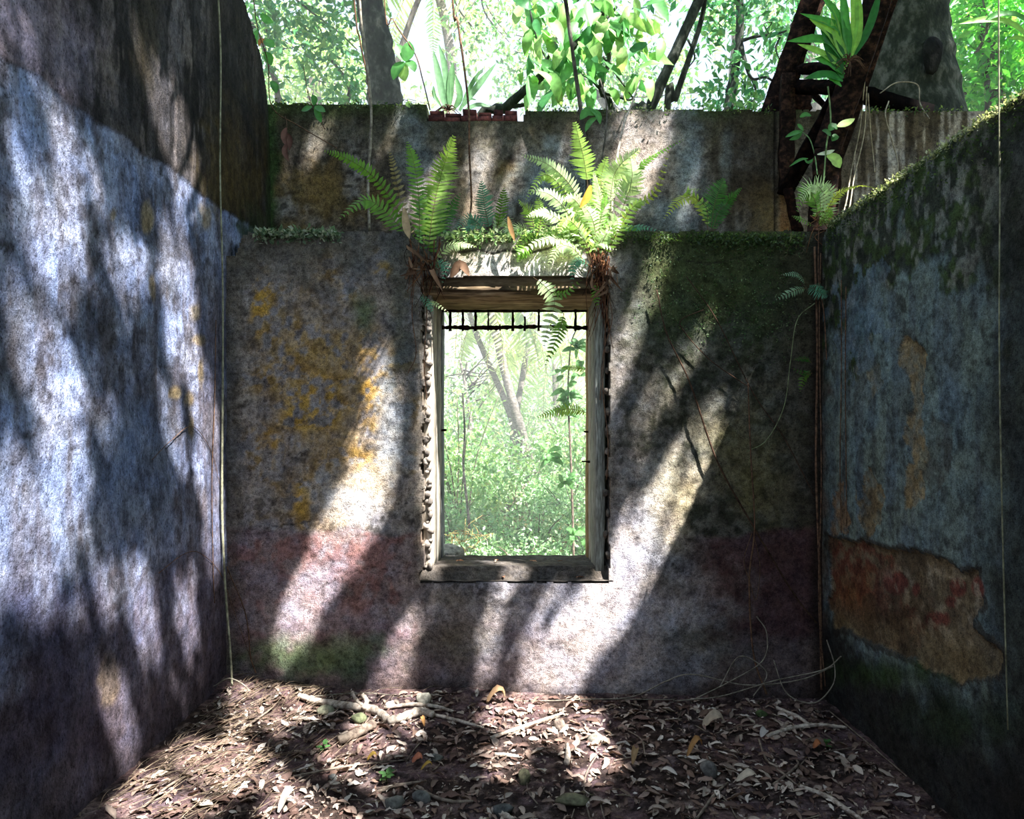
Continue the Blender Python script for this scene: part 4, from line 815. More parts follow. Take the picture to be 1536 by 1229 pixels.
# root curtains at both ends of the lintel
for lb, x0, x1, nroot, ytop, ybot in [('mat of fine brown roots hanging from the left fern clump', 612, 664, 22, 372, 470), ('mat of fine brown roots hanging from the sunlit fern clump', 886, 922, 26, 385, 520)]:
    t = thing('root_mat', lb, 'roots', loc=tuple(P((x0 + x1) / 2, ytop, 4.05)))
    for k in range(nroot):
        x = RNG.uniform(x0, x1); y0 = ytop + RNG.uniform(-14, 26); ln = RNG.uniform(.3, 1) * (ybot - ytop); Yk = RNG.uniform(3.99, 4.05)
        part(MB().tube([P(x, y0, Yk), P(x + RNG.uniform(-10, 10), y0 + ln * .4, Yk - .02), P(x + RNG.uniform(-14, 14), y0 + ln, Yk - RNG.uniform(0, .03))], [RNG.uniform(.002, .006), .0012], 4, lin(RNG.choice([(255, 225, 200), (170, 120, 90), (110, 76, 60)])), n=9), 'root', M_ROOT, t)
    for k in range(8):
        x = RNG.uniform(x0 - 4, x1 + 4); y = ytop + RNG.uniform(0, 40)
        part(MB().add(*blade([P(x, y, 4.0), P(x + RNG.uniform(-14, 14), y + RNG.uniform(-8, 20), 3.96), P(x + RNG.uniform(-20, 20), y + RNG.uniform(10, 40), 3.97)], RNG.uniform(.014, .03), 6, .6, (RNG.normal(), -1, RNG.normal()), None, lin((128, 98, 74)) * RNG.uniform(.35, 1.0))), 'dead_leaf', M_DRYLEAF, t, True)
for k, (lb, q) in enumerate([('root strand hanging down the right jamb, longest', [(903, 430, 4.03), (908, 500, 4.03), (904, 580, 4.04), (912, 660, 4.03), (910, 720, 4.04)]), ('root strand hanging down the right jamb, curved outward', [(912, 440, 4.02), (918, 480, 4.0), (905, 530, 4.03), (900, 600, 4.05)]), ('root strand hanging beside the left jamb', [(632, 420, 4.0), (640, 470, 4.0), (636, 540, 4.03), (640, 600, 4.04)]), ('root thread hanging down the left edge of the window wall plaster', [(622, 420, 4.0), (618, 470, 4.02), (624, 530, 4.02), (612, 560, 4.02)])]):
    vine(lb, q, 4.03, .003, M_ROOT, name='root', cat='root', n=30, col=g(1.3))
for lb, q, w, c in [('curled brown leaf caught above the lintel left', [(676, 416), (690, 398), (704, 414)], 15, (112, 86, 66)), ('tan dry leaf standing at the left fern clump edge', [(606, 312), (609, 340), (614, 358)], 12, (170, 146, 112)), ('yellow withered leaf hanging in the sunlit fern clump', [(886, 278), (880, 296), (870, 312)], 11, (190, 150, 60)), ('thin brown leaf hanging over the lintel crack', [(762, 325), (766, 345), (772, 362)], 8, (132, 102, 62))]:
    v, f, c2 = blade([P3(x, 3.97) for x in q], w * 3.97 / F, 9, .5, (.3, -1, .2), None, lin(c)); one(MB().add(v, f, c2), 'dead_leaf', M_DRYLEAF, lb, 'dead leaf', smooth=True)
# ------------------------------------------------------------------ masses of small leaves
def leaf_mass(mb, p, size, col, dirs=None, aspect=.45, fold=.25, rng=RNG, hang=.2, mid=False):
    n = len(p); size = np.broadcast_to(np.asarray(size, float), (n,))[:, None]
    d = nrm(rng.normal(size=(n, 3)) + (0 if dirs is None else dirs)); d[:, 2] -= hang; d = nrm(d)
    u = nrm(np.cross(d, nrm(rng.normal(size=(n, 3)) + np.array([0, -.3, .9])))); w = np.cross(u, d)
    if mid: p = p - d * size * .5
    tip = p + d * size; md = p + d * size * .5
    L = md + u * size * aspect * .5 + w * size * fold * .3; R = md - u * size * aspect * .5 + w * size * fold * .3
    v = np.stack([p, L, tip, R], 1).reshape(-1, 3); k = np.arange(n)[:, None] * 4
    mb.add(v, np.concatenate([np.concatenate([k, k + 2, k + 1], 1), np.concatenate([k, k + 3, k + 2], 1)]), np.repeat(col, 4, 0)); return mb
def crown_points(cs, n, rng=RNG, sprig=.28, per=8):
    """leaf positions in sprigs inside a list of (centre, radii) ellipsoids, denser at the shell"""
    cs = list(cs); vol = np.array([np.prod(r) ** .67 for c, r in cs]); pick = rng.choice(len(cs), max(1, n // per), p=vol / vol.sum())
    C_ = np.array([c for c, r in cs])[pick]; R_ = np.array([r for c, r in cs])[pick]
    q = nrm(rng.normal(size=(len(pick), 3))) * (rng.random((len(pick), 1)) ** .45)
    base = C_ + q * R_; out = nrm(q + rng.normal(0, .4, q.shape))
    p = np.repeat(base, per, 0) + rng.normal(0, sprig * .33, (len(base) * per, 3)); return p, np.repeat(out, per, 0)
def tones(n, cols, rng=RNG, var=.2):
    cols = np.array([lin(c) for c in cols]); return cols[rng.integers(0, len(cols), n)] * rng.uniform(1 - var, 1 + var, (n, 1))
PALE = [(176, 200, 140), (150, 186, 120), (200, 212, 160), (126, 168, 108)]
MID = [(96, 150, 86), (78, 136, 78), (120, 166, 96), (64, 118, 68)]
TEAL = [(78, 146, 100), (58, 124, 84), (100, 160, 108)]
def tree(name, label, cat, trunk, rad, crowns, n, size, cols, mat=None, limbs=(), group=None, sides=10, per=8, sprig=.3, wob=.12, seed=1, twigs=0):
    rg = np.random.default_rng(seed); t = thing(name, label, cat, group, loc=tuple(np.asarray(trunk[0], float)))
    part(MB().tube(trunk, rad, sides, n=max(14, 8 * len(trunk)), wob=wob), 'trunk', mat or M_BARK, t, True)
    for l in limbs: part(MB().tube(l[0], l[1], 7, n=max(10, 6 * len(l[0])), wob=wob), 'limb', mat or M_BARK, t, True)
    if n:
        p, o = crown_points(crowns, n, rg, sprig, per)
        part(leaf_mass(MB(), p, rg.uniform(.7, 1.25, len(p)) * size, tones(len(p), cols, rg), o * .8, rng=rg), 'foliage', M_LEAF, t, kind='stuff')
        for k in range(twigs):
            c, r = crowns[k % len(crowns)]; q = np.asarray(c) + rg.normal(0, .5, 3) * np.asarray(r); s = np.asarray(trunk[-1]) if k % 2 else np.asarray(c) + rg.normal(0, .3, 3) * np.asarray(r)
            part(MB().tube([s, (s + q) / 2 + rg.normal(0, .15, 3), q], [.022, .007], 5, n=10, wob=.2), 'branch', mat or M_BARK, t, True)
    return t
def E(px, py, Y, rx, ry, rd): return (P(px, py, Y), (rx * Y / F, rd, ry * Y / F))
def gp(px, Y):
    x = (px - VX) * Y / F; return np.array([x, Y, float(ground_h(x, Y)) - .1])

# ------------------------------------------------------------------ trees beyond the upper wall
tree('leaning_tree', 'grey leaning trunk with lichen behind the upper wall left part', 'tree', [gp(640, 7.6), P(604, 330, 7.5), P(579, 160, 7.5), P(571, 90, 7.5), P(553, 0, 7.5), P(520, -140, 7.5)], [.23, .21, .185, .165, .145, .11],
     [E(470, -170, 7.6, 160, 80, 1.0), E(600, -260, 7.6, 160, 90, 1.0)], 1800, .16, MID, M_DARKBARK, sides=16, seed=3)
tree('big_tree', 'massive dark mossy trunk with a knot hollow rising behind the right end of the wall', 'tree', [gp(1385, 6.3), P(1378, 330, 6.2), P(1370, 165, 6.2), P(1360, 60, 6.2), P(1356, -60, 6.2), P(1350, -240, 6.2)], [.50, .42, .375, .345, .335, .33],
     [E(1300, -420, 6.2, 300, 120, 1.2)], 2500, .17, MID, M_DARKBARK, sides=22, seed=4, wob=.06)
kn, kf = rock(P(1399, 84, 5.80), (.10, .05, .17), 5, sub=2); bt = bpy.data.objects['big_tree']; o = part(MB().add(kn, kf, g(.12)), 'knot_shade_lump', M_DARKBARK, bt, True); o['label'] = 'near-black lump standing in for the shaded hollow in the trunk'  # solid lump coloured near black for the shade inside the hollow
tree('forked_tree', 'slim tree with two dark stems slanting right above the wall centre', 'tree', [gp(930, 6.9), P(948, 230, 6.9), P(974, 165, 6.9), P(1010, 85, 6.9), P(1046, 5, 6.9), P(1080, -80, 6.9)], [.08, .065, .055, .052, .05, .045],
     [E(1010, -60, 6.9, 90, 60, .6), E(1120, -120, 6.9, 120, 60, .8)], 800, .13, TEAL, M_DARKBARK, limbs=[([gp(985, 7.0), P(1000, 190, 7.0), P(1012, 150, 7.0), P(1036, 80, 7.0), P(1052, 30, 7.0), P(1062, -30, 6.9)], [.045, .036, .032, .026, .02]), ([P(1032, 60, 6.95), P(1042, 85, 6.9), P(1034, 100, 6.9)], [.012, .005])], seed=5)
tree('twiggy_tree', 'thin dark branched tree with loose teal leaves right of the slanting stems', 'tree', [gp(1086, 8.0), P(1090, 240, 8.0), P(1093, 165, 8.0), P(1104, 95, 8.0), P(1110, 40, 8.0), P(1108, -50, 8.0)], [.07, .065, .06, .05, .045, .04],
     [E(1085, 110, 8.0, 26, 60, .5), E(1130, 118, 8.0, 26, 24, .4), E(1090, 150, 8.0, 50, 24, .5), E(1075, 30, 8.0, 50, 46, .6), E(1140, 20, 8.0, 80, 34, .8), E(1130, 150, 8.0, 46, 20, .4), E(1180, 55, 8, 50, 44, .6)], 950, .12, TEAL + MID, M_DARKBARK,
     limbs=[([P(1110, 62, 8), P(1118, 95, 7.9), P(1128, 118, 7.9), P(1148, 116, 7.9), P(1160, 122, 7.9)], [.03, .016, .012]), ([P(1106, 64, 8), P(1130, 56, 7.9), P(1168, 50, 7.9), P(1180, 46, 7.9)], [.022, .016, .01]), ([P(1128, 118, 7.9), P(1134, 145, 7.9), P(1112, 160, 7.9)], [.014, .006]), ([P(1172, 52, 7.8), P(1164, 72, 7.8), P(1170, 92, 7.8)], [.012, .006]), ([P(1150, 44, 7.9), P(1158, 34, 7.9), P(1146, 36, 7.9), P(1153, 50, 7.9)], [.007, .005])], seed=6, per=5, sprig=.2)
tree('near_tree', 'fine leaved tree branch at the top left beside the tall left wall', 'tree', [gp(430, 8.2), P(418, 250, 8.2), P(416, 140, 8.2), P(404, 100, 8.2), P(380, 40, 8.2), P(300, -60, 8.2)], [.06, .05, .035, .03, .026, .02],
     [E(400, 20, 8.0, 40, 40, .5), E(440, 30, 8.0, 60, 40, .6), E(500, 50, 8.0, 50, 50, .6), E(520, 130, 8.0, 30, 30, .4), E(475, 90, 8.0, 40, 34, .5), E(540, 10, 8.0, 40, 30, .5), E(400, 110, 8, 14, 40, .3)], 1300, .11, TEAL + MID, M_BARK,
     limbs=[([P(520, 158, 8.2), P(524, 130, 8.2), P(505, 100, 8.2), P(490, 84, 8.2)], [.028, .02, .012]), ([P(420, -20, 8), P(470, 20, 8), P(510, 50, 8), P(536, 75, 8)], [.012, .01, .006]), ([P(395, 30, 8), P(410, 70, 8), P(440, 72, 8)], [.01, .005])], seed=7, per=5, sprig=.18)
tree('pale_tree', 'broad pale yellow-green tree far behind the left part of the wall', 'tree', [gp(480, 17), P(475, 260, 17), P(470, 120, 17)], [.3, .24, .16], [E(450, 80, 17, 90, 80, 2), E(530, 110, 17, 80, 60, 2), E(420, 140, 17, 70, 50, 2), E(640, 160, 17, 30, 24, 1.0)], 3900, .17, PALE, seed=8, twigs=8)
tree('light_green_tree', 'light green leafy tree behind the strap fern at the wall centre', 'tree', [gp(560, 13), P(575, 300, 13), P(590, 120, 13), P(650, -40, 13), P(720, -20, 13)], [.07, .06, .05, .03], [E(690, 30, 13, 50, 40, 1), E(730, 60, 13, 40, 40, 1), E(760, 20, 13, 60, 40, 1.2), E(690, 75, 13, 26, 20, .8)], 750, .13, PALE + MID, seed=9, twigs=6)
tree('green_tree', 'dense mid green tree behind the large leaved shrub', 'tree', [gp(1010, 12), P(990, 300, 12), P(900, 140, 12)], [.2, .16, .1], [E(800, 70, 12, 60, 60, 1.2), E(850, 120, 12, 90, 50, 1.2), E(910, 50, 12, 80, 70, 1.4), E(770, 130, 12, 30, 30, .8), E(960, 120, 12, 60, 40, 1), E(1020, 130, 12, 40, 36, .8)], 3000, .12, PALE + MID, seed=10, twigs=10)
tree('overhead_tree', 'leafy boughs hanging in from above behind the riveted beam', 'tree', [gp(1225, 10), P(1222, 260, 10), P(1215, 100, 10), P(1200, -20, 10)], [.16, .13, .1, .06], [E(1190, 10, 10, 70, 46, 1), E(1210, 90, 10, 50, 60, .8), E(1230, 150, 10, 40, 40, .7), E(1130, 5, 10, 60, 30, .8), E(1060, 10, 10, 40, 30, .8)], 950, .12, TEAL + MID, seed=11, twigs=8)
tree('bright_tree', 'dense bright green tree filling the top right corner behind the wall', 'tree', [gp(1500, 7.6), P(1495, 260, 7.6), P(1490, 120, 7.6), P(1470, -20, 7.6)], [.14, .12, .09, .06], [E(1470, 50, 7.6, 60, 70, .8), E(1510, 110, 7.6, 60, 70, .8), E(1450, 140, 7.8, 40, 40, .6), E(1540, 30, 7.6, 60, 60, .8), E(1560, 150, 7.6, 80, 80, .8), E(1440, 20, 7.8, 36, 40, .6)], 4200, .125, [(84, 178, 60), (110, 196, 70), (66, 152, 56), (140, 208, 90)], seed=12, per=6, twigs=10)
for k, (px, py, Y, rx, ry, lb) in enumerate([(330, 150, 24, 150, 120, 'hazy far tree hidden mostly by the tall left wall'), (1330, 60, 20, 130, 120, 'far tree behind the massive trunk'), (900, 170, 26, 130, 60, 'low far tree crown behind the wall centre')]):
    tree('far_tree', lb, 'tree', [gp(px, Y), P(px, 300, Y), P(px, py, Y)] if lb[0] != 'l' else [gp(1000, Y), P(980, 300, Y), P(px, py, Y)], [.3, .25, .15], [E(px, py, Y, rx, ry, 2.5), E(px + 60, py + 40, Y, rx * .7, ry * .7, 2)], 1800, .22, PALE + MID, seed=20 + k)

# shrub with large light leaves: each leaf its own part
r = thing('large_leaved_shrub', 'overhanging shrub with large light green leaves behind the wall centre', 'shrub', loc=tuple(gp(790, 5.9)))
for q, rad in [([gp(560, 5.9), P(690, 250, 5.9), P(762, 160, 5.9), P(800, 126, 5.9), P(840, 88, 5.9), P(890, 40, 5.9), P(930, -20, 5.8)], [.05, .045, .04, .03, .02]), ([P(762, 160, 5.9), P(790, 155, 5.9), P(800, 130, 5.9), P(830, 70, 5.9), P(850, 10, 5.9)], [.02, .014, .01]),
               ([gp(1000, 6), P(930, 240, 6), P(902, 135, 6), P(914, 90, 6), P(905, 40, 6), P(925, 10, 6)], [.03, .025, .02, .012]), ([P(902, 135, 6), P(880, 115, 5.9), P(855, 110, 5.9)], [.014, .007]), ([P(790, -20, 5.8), P(800, 40, 5.8), P(815, 80, 5.8), P(826, 100, 5.8)], [.008, .004]),
               ([P(905, 140, 5.9), P(925, 145, 5.9), P(945, 150, 5.7), P(955, 140, 5.6)], [.012, .006]), ([P(905, 85, 5.9), P(930, 120, 5.8), P(952, 150, 5.7)], [.01, .005])]:
    part(MB().tube(q, rad, 6, n=26, wob=.15), 'branch', M_DARKBARK, r, True)
rg = np.random.default_rng(31)
for k in range(170):
    cx, cy = [(820, 20), (850, 80), (880, 50), (930, 30), (945, 40), (905, 20), (885, 110), (870, 10), (805, 100), (840, 115), (960, 85), (790, 10), (930, 5), (860, 50)][k % 14]
    px, py = cx + rg.normal(0, 20), cy + rg.normal(0, 20); Y = rg.uniform(5.4, 6.2); a = rg.normal(1.35, .65); l = rg.uniform(24, 48)
    if py > 138: continue
    col = lin([(80, 140, 74), (116, 168, 88), (60, 118, 66), (140, 176, 104), (92, 150, 84)][rg.integers(5)]) * rg.uniform(.8, 1.15)
    e = (px + l * math.cos(a), py + l * math.sin(a)); mid = ((px + e[0]) / 2 + rg.normal(0, 3), (py + e[1]) / 2 - 3)
    part(MB().add(*blade([P(px, py, Y), P(*mid, Y - .05), P(*e, Y - rg.uniform(-.1, .12))], l * .42 * Y / F, 6, .25, (rg.normal(0, .5), -1, rg.normal(.2, .4)), None, col)), 'leaf', M_LEAF, r, True)
# more lit large leaves of the same kind in the top right, on the bright tree's near twigs
# ------------------------------------------------------------------ palms
def palm(label, trunk, rad, head, Y, nf, L, cols, seed, drop=1.0, mat=None, spread=(0, 6.28), nl=34):
    rg = np.random.default_rng(seed); t = thing('palm_tree', label, 'palm', loc=tuple(np.asarray(trunk[0], float)))
    part(MB().tube(trunk, rad, 10, n=40, wob=.10), 'trunk', mat or M_PALM, t, True)
    h = np.asarray(head, float)
    for k in range(nf):
        a = spread[0] + (spread[1] - spread[0]) * (k + rg.uniform(-.3, .3)) / nf; up = rg.uniform(.1, .8); l = L * rg.uniform(.8, 1.15)
        d = np.array([math.cos(a), math.sin(a), 0]); p1 = h + d * l * .45 + [0, 0, l * .35 * up]; p2 = h + d * l * .85 + [0, 0, l * (.2 * up - .35 * drop)]; p3 = h + d * l * .98 + [0, 0, l * (.1 * up - .75 * drop)]
        c = tones(1, cols, rg, .2)[0]
        part(frond([h, p1, p2, p3], l * .42, nl, c, twist=rg.normal(0, .3), ang=32, start=.1, droop=.5, nrmv=(d[0] * .3, d[1] * .3, 1), stem=tuple(lin((170, 160, 80))), wr=.09, sr=.016), 'frond', M_FERN, t)
    return t
PF = [(206, 218, 176), (186, 206, 160), (220, 228, 196), (168, 194, 146)]
palm('tall palm with a thick leaning grey trunk outside the window', [gp(812, 13), P(800, 720, 13), P(780, 640, 13), P(760, 570, 13), P(736, 470, 13), P(716, 400, 13), P(700, 330, 13)], [.11, .10, .09, .08, .07, .065, .06], P(698, 322, 13), 13, 12, 1.9, PF, 1, 1.3)
palm('thin palm leaning left beside the thick trunk outside the window', [gp(790, 14), P(776, 660, 14), P(757, 600, 14), P(735, 550, 14), P(716, 505, 14), P(704, 470, 14)], [.09, .075, .065, .06, .055, .05], P(702, 462, 14), 14, 11, 1.5, PF, 2, 1.2)
palm('young palm crossing behind the thick trunk with drooping pale fronds', [gp(764, 15), P(772, 640, 15), P(782, 575, 15), P(792, 520, 15), P(800, 470, 15)], [.08, .07, .06, .055], P(802, 456, 15), 15, 12, 1.7, PF, 3, 1.3)
palm('slender upright palm right of the crossing trunks outside the window', [gp(838, 17), P(836, 660, 17), P(834, 600, 17), P(832, 545, 17)], [.10, .09, .08, .07], P(832, 535, 17), 17, 12, 1.9, PF, 4, 1.4)
palm('far palm behind the strap fern above the wall', [gp(600, 22), P(640, 300, 22), P(676, 160, 22), P(674, 70, 22), P(656, -20, 22)], [.2, .17, .15, .14], P(650, -34, 22), 22, 11, 2.4, PF, 5, 1.2)
palm('palm behind the right part of the wall with a pale thin trunk', [gp(1094, 18), P(1097, 250, 18), P(1100, 120, 18), P(1104, 60, 18), P(1106, -60, 18)], [.14, .12, .12, .11], P(1106, -90, 18), 18, 9, 2.2, PF, 6, 1.2)

# ------------------------------------------------------------------ undergrowth outside the window
UG = [(156, 196, 148), (182, 212, 168), (136, 180, 130), (204, 224, 190), (122, 164, 114)]
def shrub(label, x, Y, w, h, n, size, cols, seed, stems=6, group=None, name='shrub'):
    rg = np.random.default_rng(seed); z = float(ground_h(x, Y)); t = thing(name, label, 'shrub', group, loc=(x, Y, z))
    for k in range(stems):
        a = rg.uniform(0, 6.28); q = np.array([x + math.cos(a) * w * .5, Y + math.sin(a) * w * .4, z + h * rg.uniform(.6, 1)])
        part(MB().tube([(x + rg.normal(0, .06), Y + rg.normal(0, .06), z - .05), (x + (q[0] - x) * .4, Y + (q[1] - Y) * .4, z + h * .5), q], [.014, .004], 5, n=8, wob=.2), 'stem', M_TWIG, t, True)
    p, o = crown_points([((x, Y, z + h * .5), (w * .6, w * .5, h * .5)), ((x + w * .3, Y, z + h * .35), (w * .4, w * .4, h * .35)), ((x - w * .3, Y, z + h * .4), (w * .4, w * .4, h * .4))], n, rg, .2, 6)
    p[:, 2] = np.maximum(p[:, 2], z + .02)
    part(leaf_mass(MB(), p, rg.uniform(.7, 1.3, len(p)) * size, tones(len(p), cols, rg), o * .5 + [0, 0, .3], .5, rng=rg), 'foliage', M_LEAF, t, kind='stuff')
    return t
k = 0
WHERE = {0: 'in the nearest row', 1: 'in the second row', 2: 'in the third row', 3: 'in the fourth row', 4: 'in the rear row'}
SIDE = ['far left', 'left', 'middle', 'right', 'far right']
for row, (Y, h, w) in enumerate([(8.3, .55, .9), (9.6, .8, 1.1), (11.2, 1.15, 1.4), (13.4, 1.5, 1.8), (16.5, 2.0, 2.4)]):
    for j in range(5):
        x = (j - 2) * w * .82 - .06 * Y * .12 + RNG.normal(0, .12); k += 1
        shrub(f'pale green shrub outside the window, {SIDE[j]} one {WHERE[row]}', x, Y + RNG.normal(0, .2), w, h * RNG.uniform(.8, 1.15), 2000 if row < 3 else 2400, [.055, .06, .07, .085, .1][row], UG, 100 + k, 8 if row < 2 else 5)
for k, (px, Y, h, lb) in enumerate([(690, 10.5, 2.2, 'tall leafy shrub at the left edge of the window view'), (676, 15, 3.2, 'pale tree-like shrub rising behind the left of the window view'), (872, 12, 2.2, 'leafy shrub at the right edge of the window view'), (745, 20, 4.2, 'hazy bush behind the crossing palm trunks'), (845, 21, 4.0, 'hazy bush behind the upright palm'), (690, 22, 5.0, 'tall hazy bush at the back left of the window view'), (790, 27, 6.0, 'tallest hazy bush at the very back of the window view'), (880, 26, 6.0, 'tall hazy bush at the back right of the window view'), (620, 25, 6, 'hazy bush beyond the left jamb')]):
    x = (px - VX) * Y / F; shrub(lb, x, Y, h * .7, h, 3200, .06 + .006 * Y * .5, UG + PALE, 300 + k)
# bare tree with fine twigs, left in the window
tw = thing('bare_tree', 'bare grey tree with fine spreading twigs at the left of the window view', 'tree', loc=tuple(gp(705, 12.5)))
part(MB().tube([gp(705, 12.5), P(700, 700, 12.5), P(706, 640, 12.5), P(700, 590, 12.5), P(690, 540, 12.5)], [.05, .045, .035, .02], 7, n=20, wob=.15), 'trunk', M_PALM, tw, True)
rg = np.random.default_rng(9)
for k in range(16):
    p0 = P(700 + rg.normal(0, 6), rg.uniform(540, 610), 12.5); e = P(700 + rg.choice([-1, 1]) * rg.uniform(15, 55), rg.uniform(525, 590), 12.4); part(MB().tube([p0, (p0 + e) / 2 + rg.normal(0, .08, 3), e], [.016, .004], 5, n=9, wob=.2), 'branch', M_BARK, tw, True)
vine('pale dead stalk standing outside the window at the left', [(694, 590, 9.0), (697, 650, 9.0), (695, 700, 9.0), (702, 770, 9.0), (705, 830, 9.0)], 9.0, [.012, .016, .02], M_PALM, name='dead_stalk', cat='stalk')
r = thing('young_tree', 'slender young tree with bright leaves at the right of the window view', 'sapling', loc=tuple(gp(862, 7.6)))
part(MB().tube([gp(862, 7.6), P(858, 740, 7.6), P(855, 660, 7.6), P(852, 590, 7.6), P(856, 520, 7.6), P(866, 490, 7.5)], [.014, .012, .009, .006], 6, n=26), 'trunk', M_TWIG, r, True)
for cx, cy, n_ in [(864, 520, 12), (852, 590, 14), (845, 615, 8), (866, 560, 6), (822, 680, 10), (850, 720, 8), (866, 800, 8), (842, 560, 4)]:
    for k in range(n_):
        a = RNG.uniform(0, 6.28); l = RNG.uniform(14, 24); b0 = (cx + RNG.normal(0, 3), cy + RNG.normal(0, 5)); e = (b0[0] + l * math.cos(a), b0[1] + l * math.sin(a) * .8 + 3)
        part(MB().add(*blade([P(*b0, 7.5), P((b0[0] + e[0]) / 2, (b0[1] + e[1]) / 2 - 2, 7.45), P(*e, 7.5 + RNG.normal(0, .06))], l * .4 * 7.5 / F, 5, .2, (RNG.normal(0, .4), -1, .5), None, lin((110, 158, 98)) * RNG.uniform(.75, 1.3))), 'leaf', M_LEAF, r, True)
fern('fern frond reaching into the window view from the right jamb outside', (882, 578), 5.2, [([(884, 556), (862, 552), (838, 552)], 14, 18, GB), ([(884, 620), (850, 614), (806, 626)], 26, 22, GB)])
v, f = rock(P(672, 838, 5.6), (.16, .2, .13), 77); one(MB().add(v, f, (1.25, 1.25, 1.1)), 'boulder', M_STONE, 'pale lichened stone outside the window at the lower left corner', 'stone')
wb = thing('wire_bush', 'tangle of pale yellow dead twigs outside the window at the lower left', 'twigs', loc=tuple(P(695, 830, 7.4)))
for k in range(26):
    x, y = RNG.uniform(672, 725), RNG.uniform(800, 840); part(MB().tube([P(x, y, 7.4), P(x + RNG.normal(0, 10), y - 14, 7.35), P(x + RNG.normal(0, 20), y - RNG.uniform(8, 34), 7.4)], [.004, .002], 4, lin((226, 214, 150)), n=7), 'twig', M_STICK, wb)
# ------------------------------------------------------------------ moss and creeping growth along the wall tops
def fringe(label, segs, n, size, cols, spread, hang, name='moss_fringe', aspect=.5, cat='moss', dirs=(0, -.6, .3)):
    p = []
    for (a, b, w) in segs: p.append(np.asarray(a) + (np.asarray(b) - np.asarray(a)) * RNG.random((int(n * w), 1)))
    p = np.vstack(p); p = p + RNG.normal(0, 1, p.shape) * np.asarray(spread); p[:, 2] -= np.abs(RNG.normal(0, hang, len(p)))
    o = leaf_mass(MB(), p, RNG.uniform(.6, 1.4, len(p)) * size, tones(len(p), cols, RNG, .3), np.array(dirs), aspect, hang=.1).build(name, M_LEAF)
    return tag(o, label, cat, kind='stuff')
MOSS = [(64, 92, 40), (48, 74, 34), (88, 112, 54), (40, 60, 30)]
fringe('small pale ferny growth along the ledge edge at its left end', [(P(385, 349, 4.05), P(510, 350, 4.05), 1)], 900, .03, [(150, 164, 140), (110, 136, 104), (180, 188, 168), (80, 104, 76)], (.0, .03, .012), .02)
fringe('dark creeping moss over the ledge edge right of the window', [(P(930, 352, 4.04), P(1205, 352, 4.04), 1)], 1300, .016, MOSS, (.0, .02, .008), .03)
fringe('green moss cushion hanging from the ledge beside the corner', [(P(1040, 352, 4.03), P(1200, 356, 4.03), 1)], 600, .024, [(60, 84, 44), (46, 66, 36), (84, 104, 60)], (0, .03, .01), .06)
fringe('tiny creeper leaves scattered on the mossy right part of the window wall', [(P(960, 400, 4.035), P(1190, 400, 4.035), .5), (P(1000, 450, 4.035), P(1190, 450, 4.035), .5)], 1300, .014, [(84, 116, 70), (60, 92, 50), (120, 140, 100)], (.05, .004, .08), .12)
fringe('bright moss growing along the top edge of the right wall', [((XR + .0, 3.95, 2.70), (XR, 2.2, 2.73), 1)], 2200, .016, [(130, 140, 96), (150, 156, 116), (96, 112, 66), (168, 172, 140)], (.015, .01, .008), .008, dirs=(-.3, 0, .8))
fringe('dark moss hanging below the top edge of the right wall', [((XR - .01, 3.95, 2.67), (XR - .01, 2.2, 2.70), 1)], 700, .014, MOSS, (.006, .01, .012), .06, dirs=(-.6, 0, .1))
fringe('mossy fringe along the top of the upper wall', [(P(410, 158, 4.75), P(640, 160, 4.75), .4), (P(790, 165, 4.75), P(1160, 166, 4.75), .5), (P(1300, 167, 4.75), P(1440, 168, 4.75), .2)], 1300, .02, MOSS + [(120, 140, 80)], (0, .04, .008), .012)
fringe('leafy fringe hanging over the lintel block edge above the window', [(P(665, 352, 4.06), P(885, 352, 4.06), 1)], 1100, .032, [(150, 176, 120), (110, 150, 90), (180, 196, 150)], (0, .03, .014), .03)
# ------------------------------------------------------------------ litter on the floor
def leaf_shape(seed):
    rg = np.random.default_rng(seed); l = 1.0; curl = rg.uniform(-.5, .5); bend = rg.uniform(-.35, .5)
    c = [(-.5, 0, .02), (-.15, rg.normal(0, .05), .06 + bend * .15), (.2, rg.normal(0, .06), .05 + bend * .1), (.5, rg.normal(0, .08), .02 + abs(curl) * .2)]
    v, f, cc = blade(c, rg.uniform(.24, .46), 7, rg.uniform(.15, .9), (rg.normal(0, .25), rg.normal(0, .25), 1), None, (1, 1, 1), rg.uniform(0, .35))
    v[:, 2] -= v[:, 2].min(); return v, f, cc
DRY = [(164, 148, 134), (138, 118, 106), (180, 166, 152), (116, 94, 82), (90, 70, 62), (148, 132, 120), (126, 106, 94), (196, 186, 174), (104, 84, 76)]
DRYNAME = ['tan', 'brown', 'pale tan', 'dark brown', 'very dark', 'greyish tan', 'dull brown', 'whitish', 'deep brown']
shapes = [leaf_shape(s) for s in range(12)]
rg = np.random.default_rng(77); NL = 1900
lx = rg.uniform(XL + .06, XR - .08, NL); ly = 2.62 + (YB - .06 - 2.62) * rg.random(NL) ** .9
dens = .45 + 1.1 * fbm(lx * 2.2, ly * 2.2, 14, 3); keepm = rg.random(NL) < dens; lx, ly = lx[keepm], ly[keepm]
ls = rg.uniform(.03, .075, len(lx)) * np.where(rg.random(len(lx)) < .12, 1.35, 1)
PXl = VX + lx * F / ly; PYl = VY + (EYE) * F / ly
vis = (PXl > -10) & (PXl < 1546) & (PYl < 1240)
score = ls / ly * vis; order = np.argsort(-score); ind = set(order[:286].tolist())
lmesh = {}; LEAVES = []; TWIGS = []; LANDMARKS = []
mb = MB()
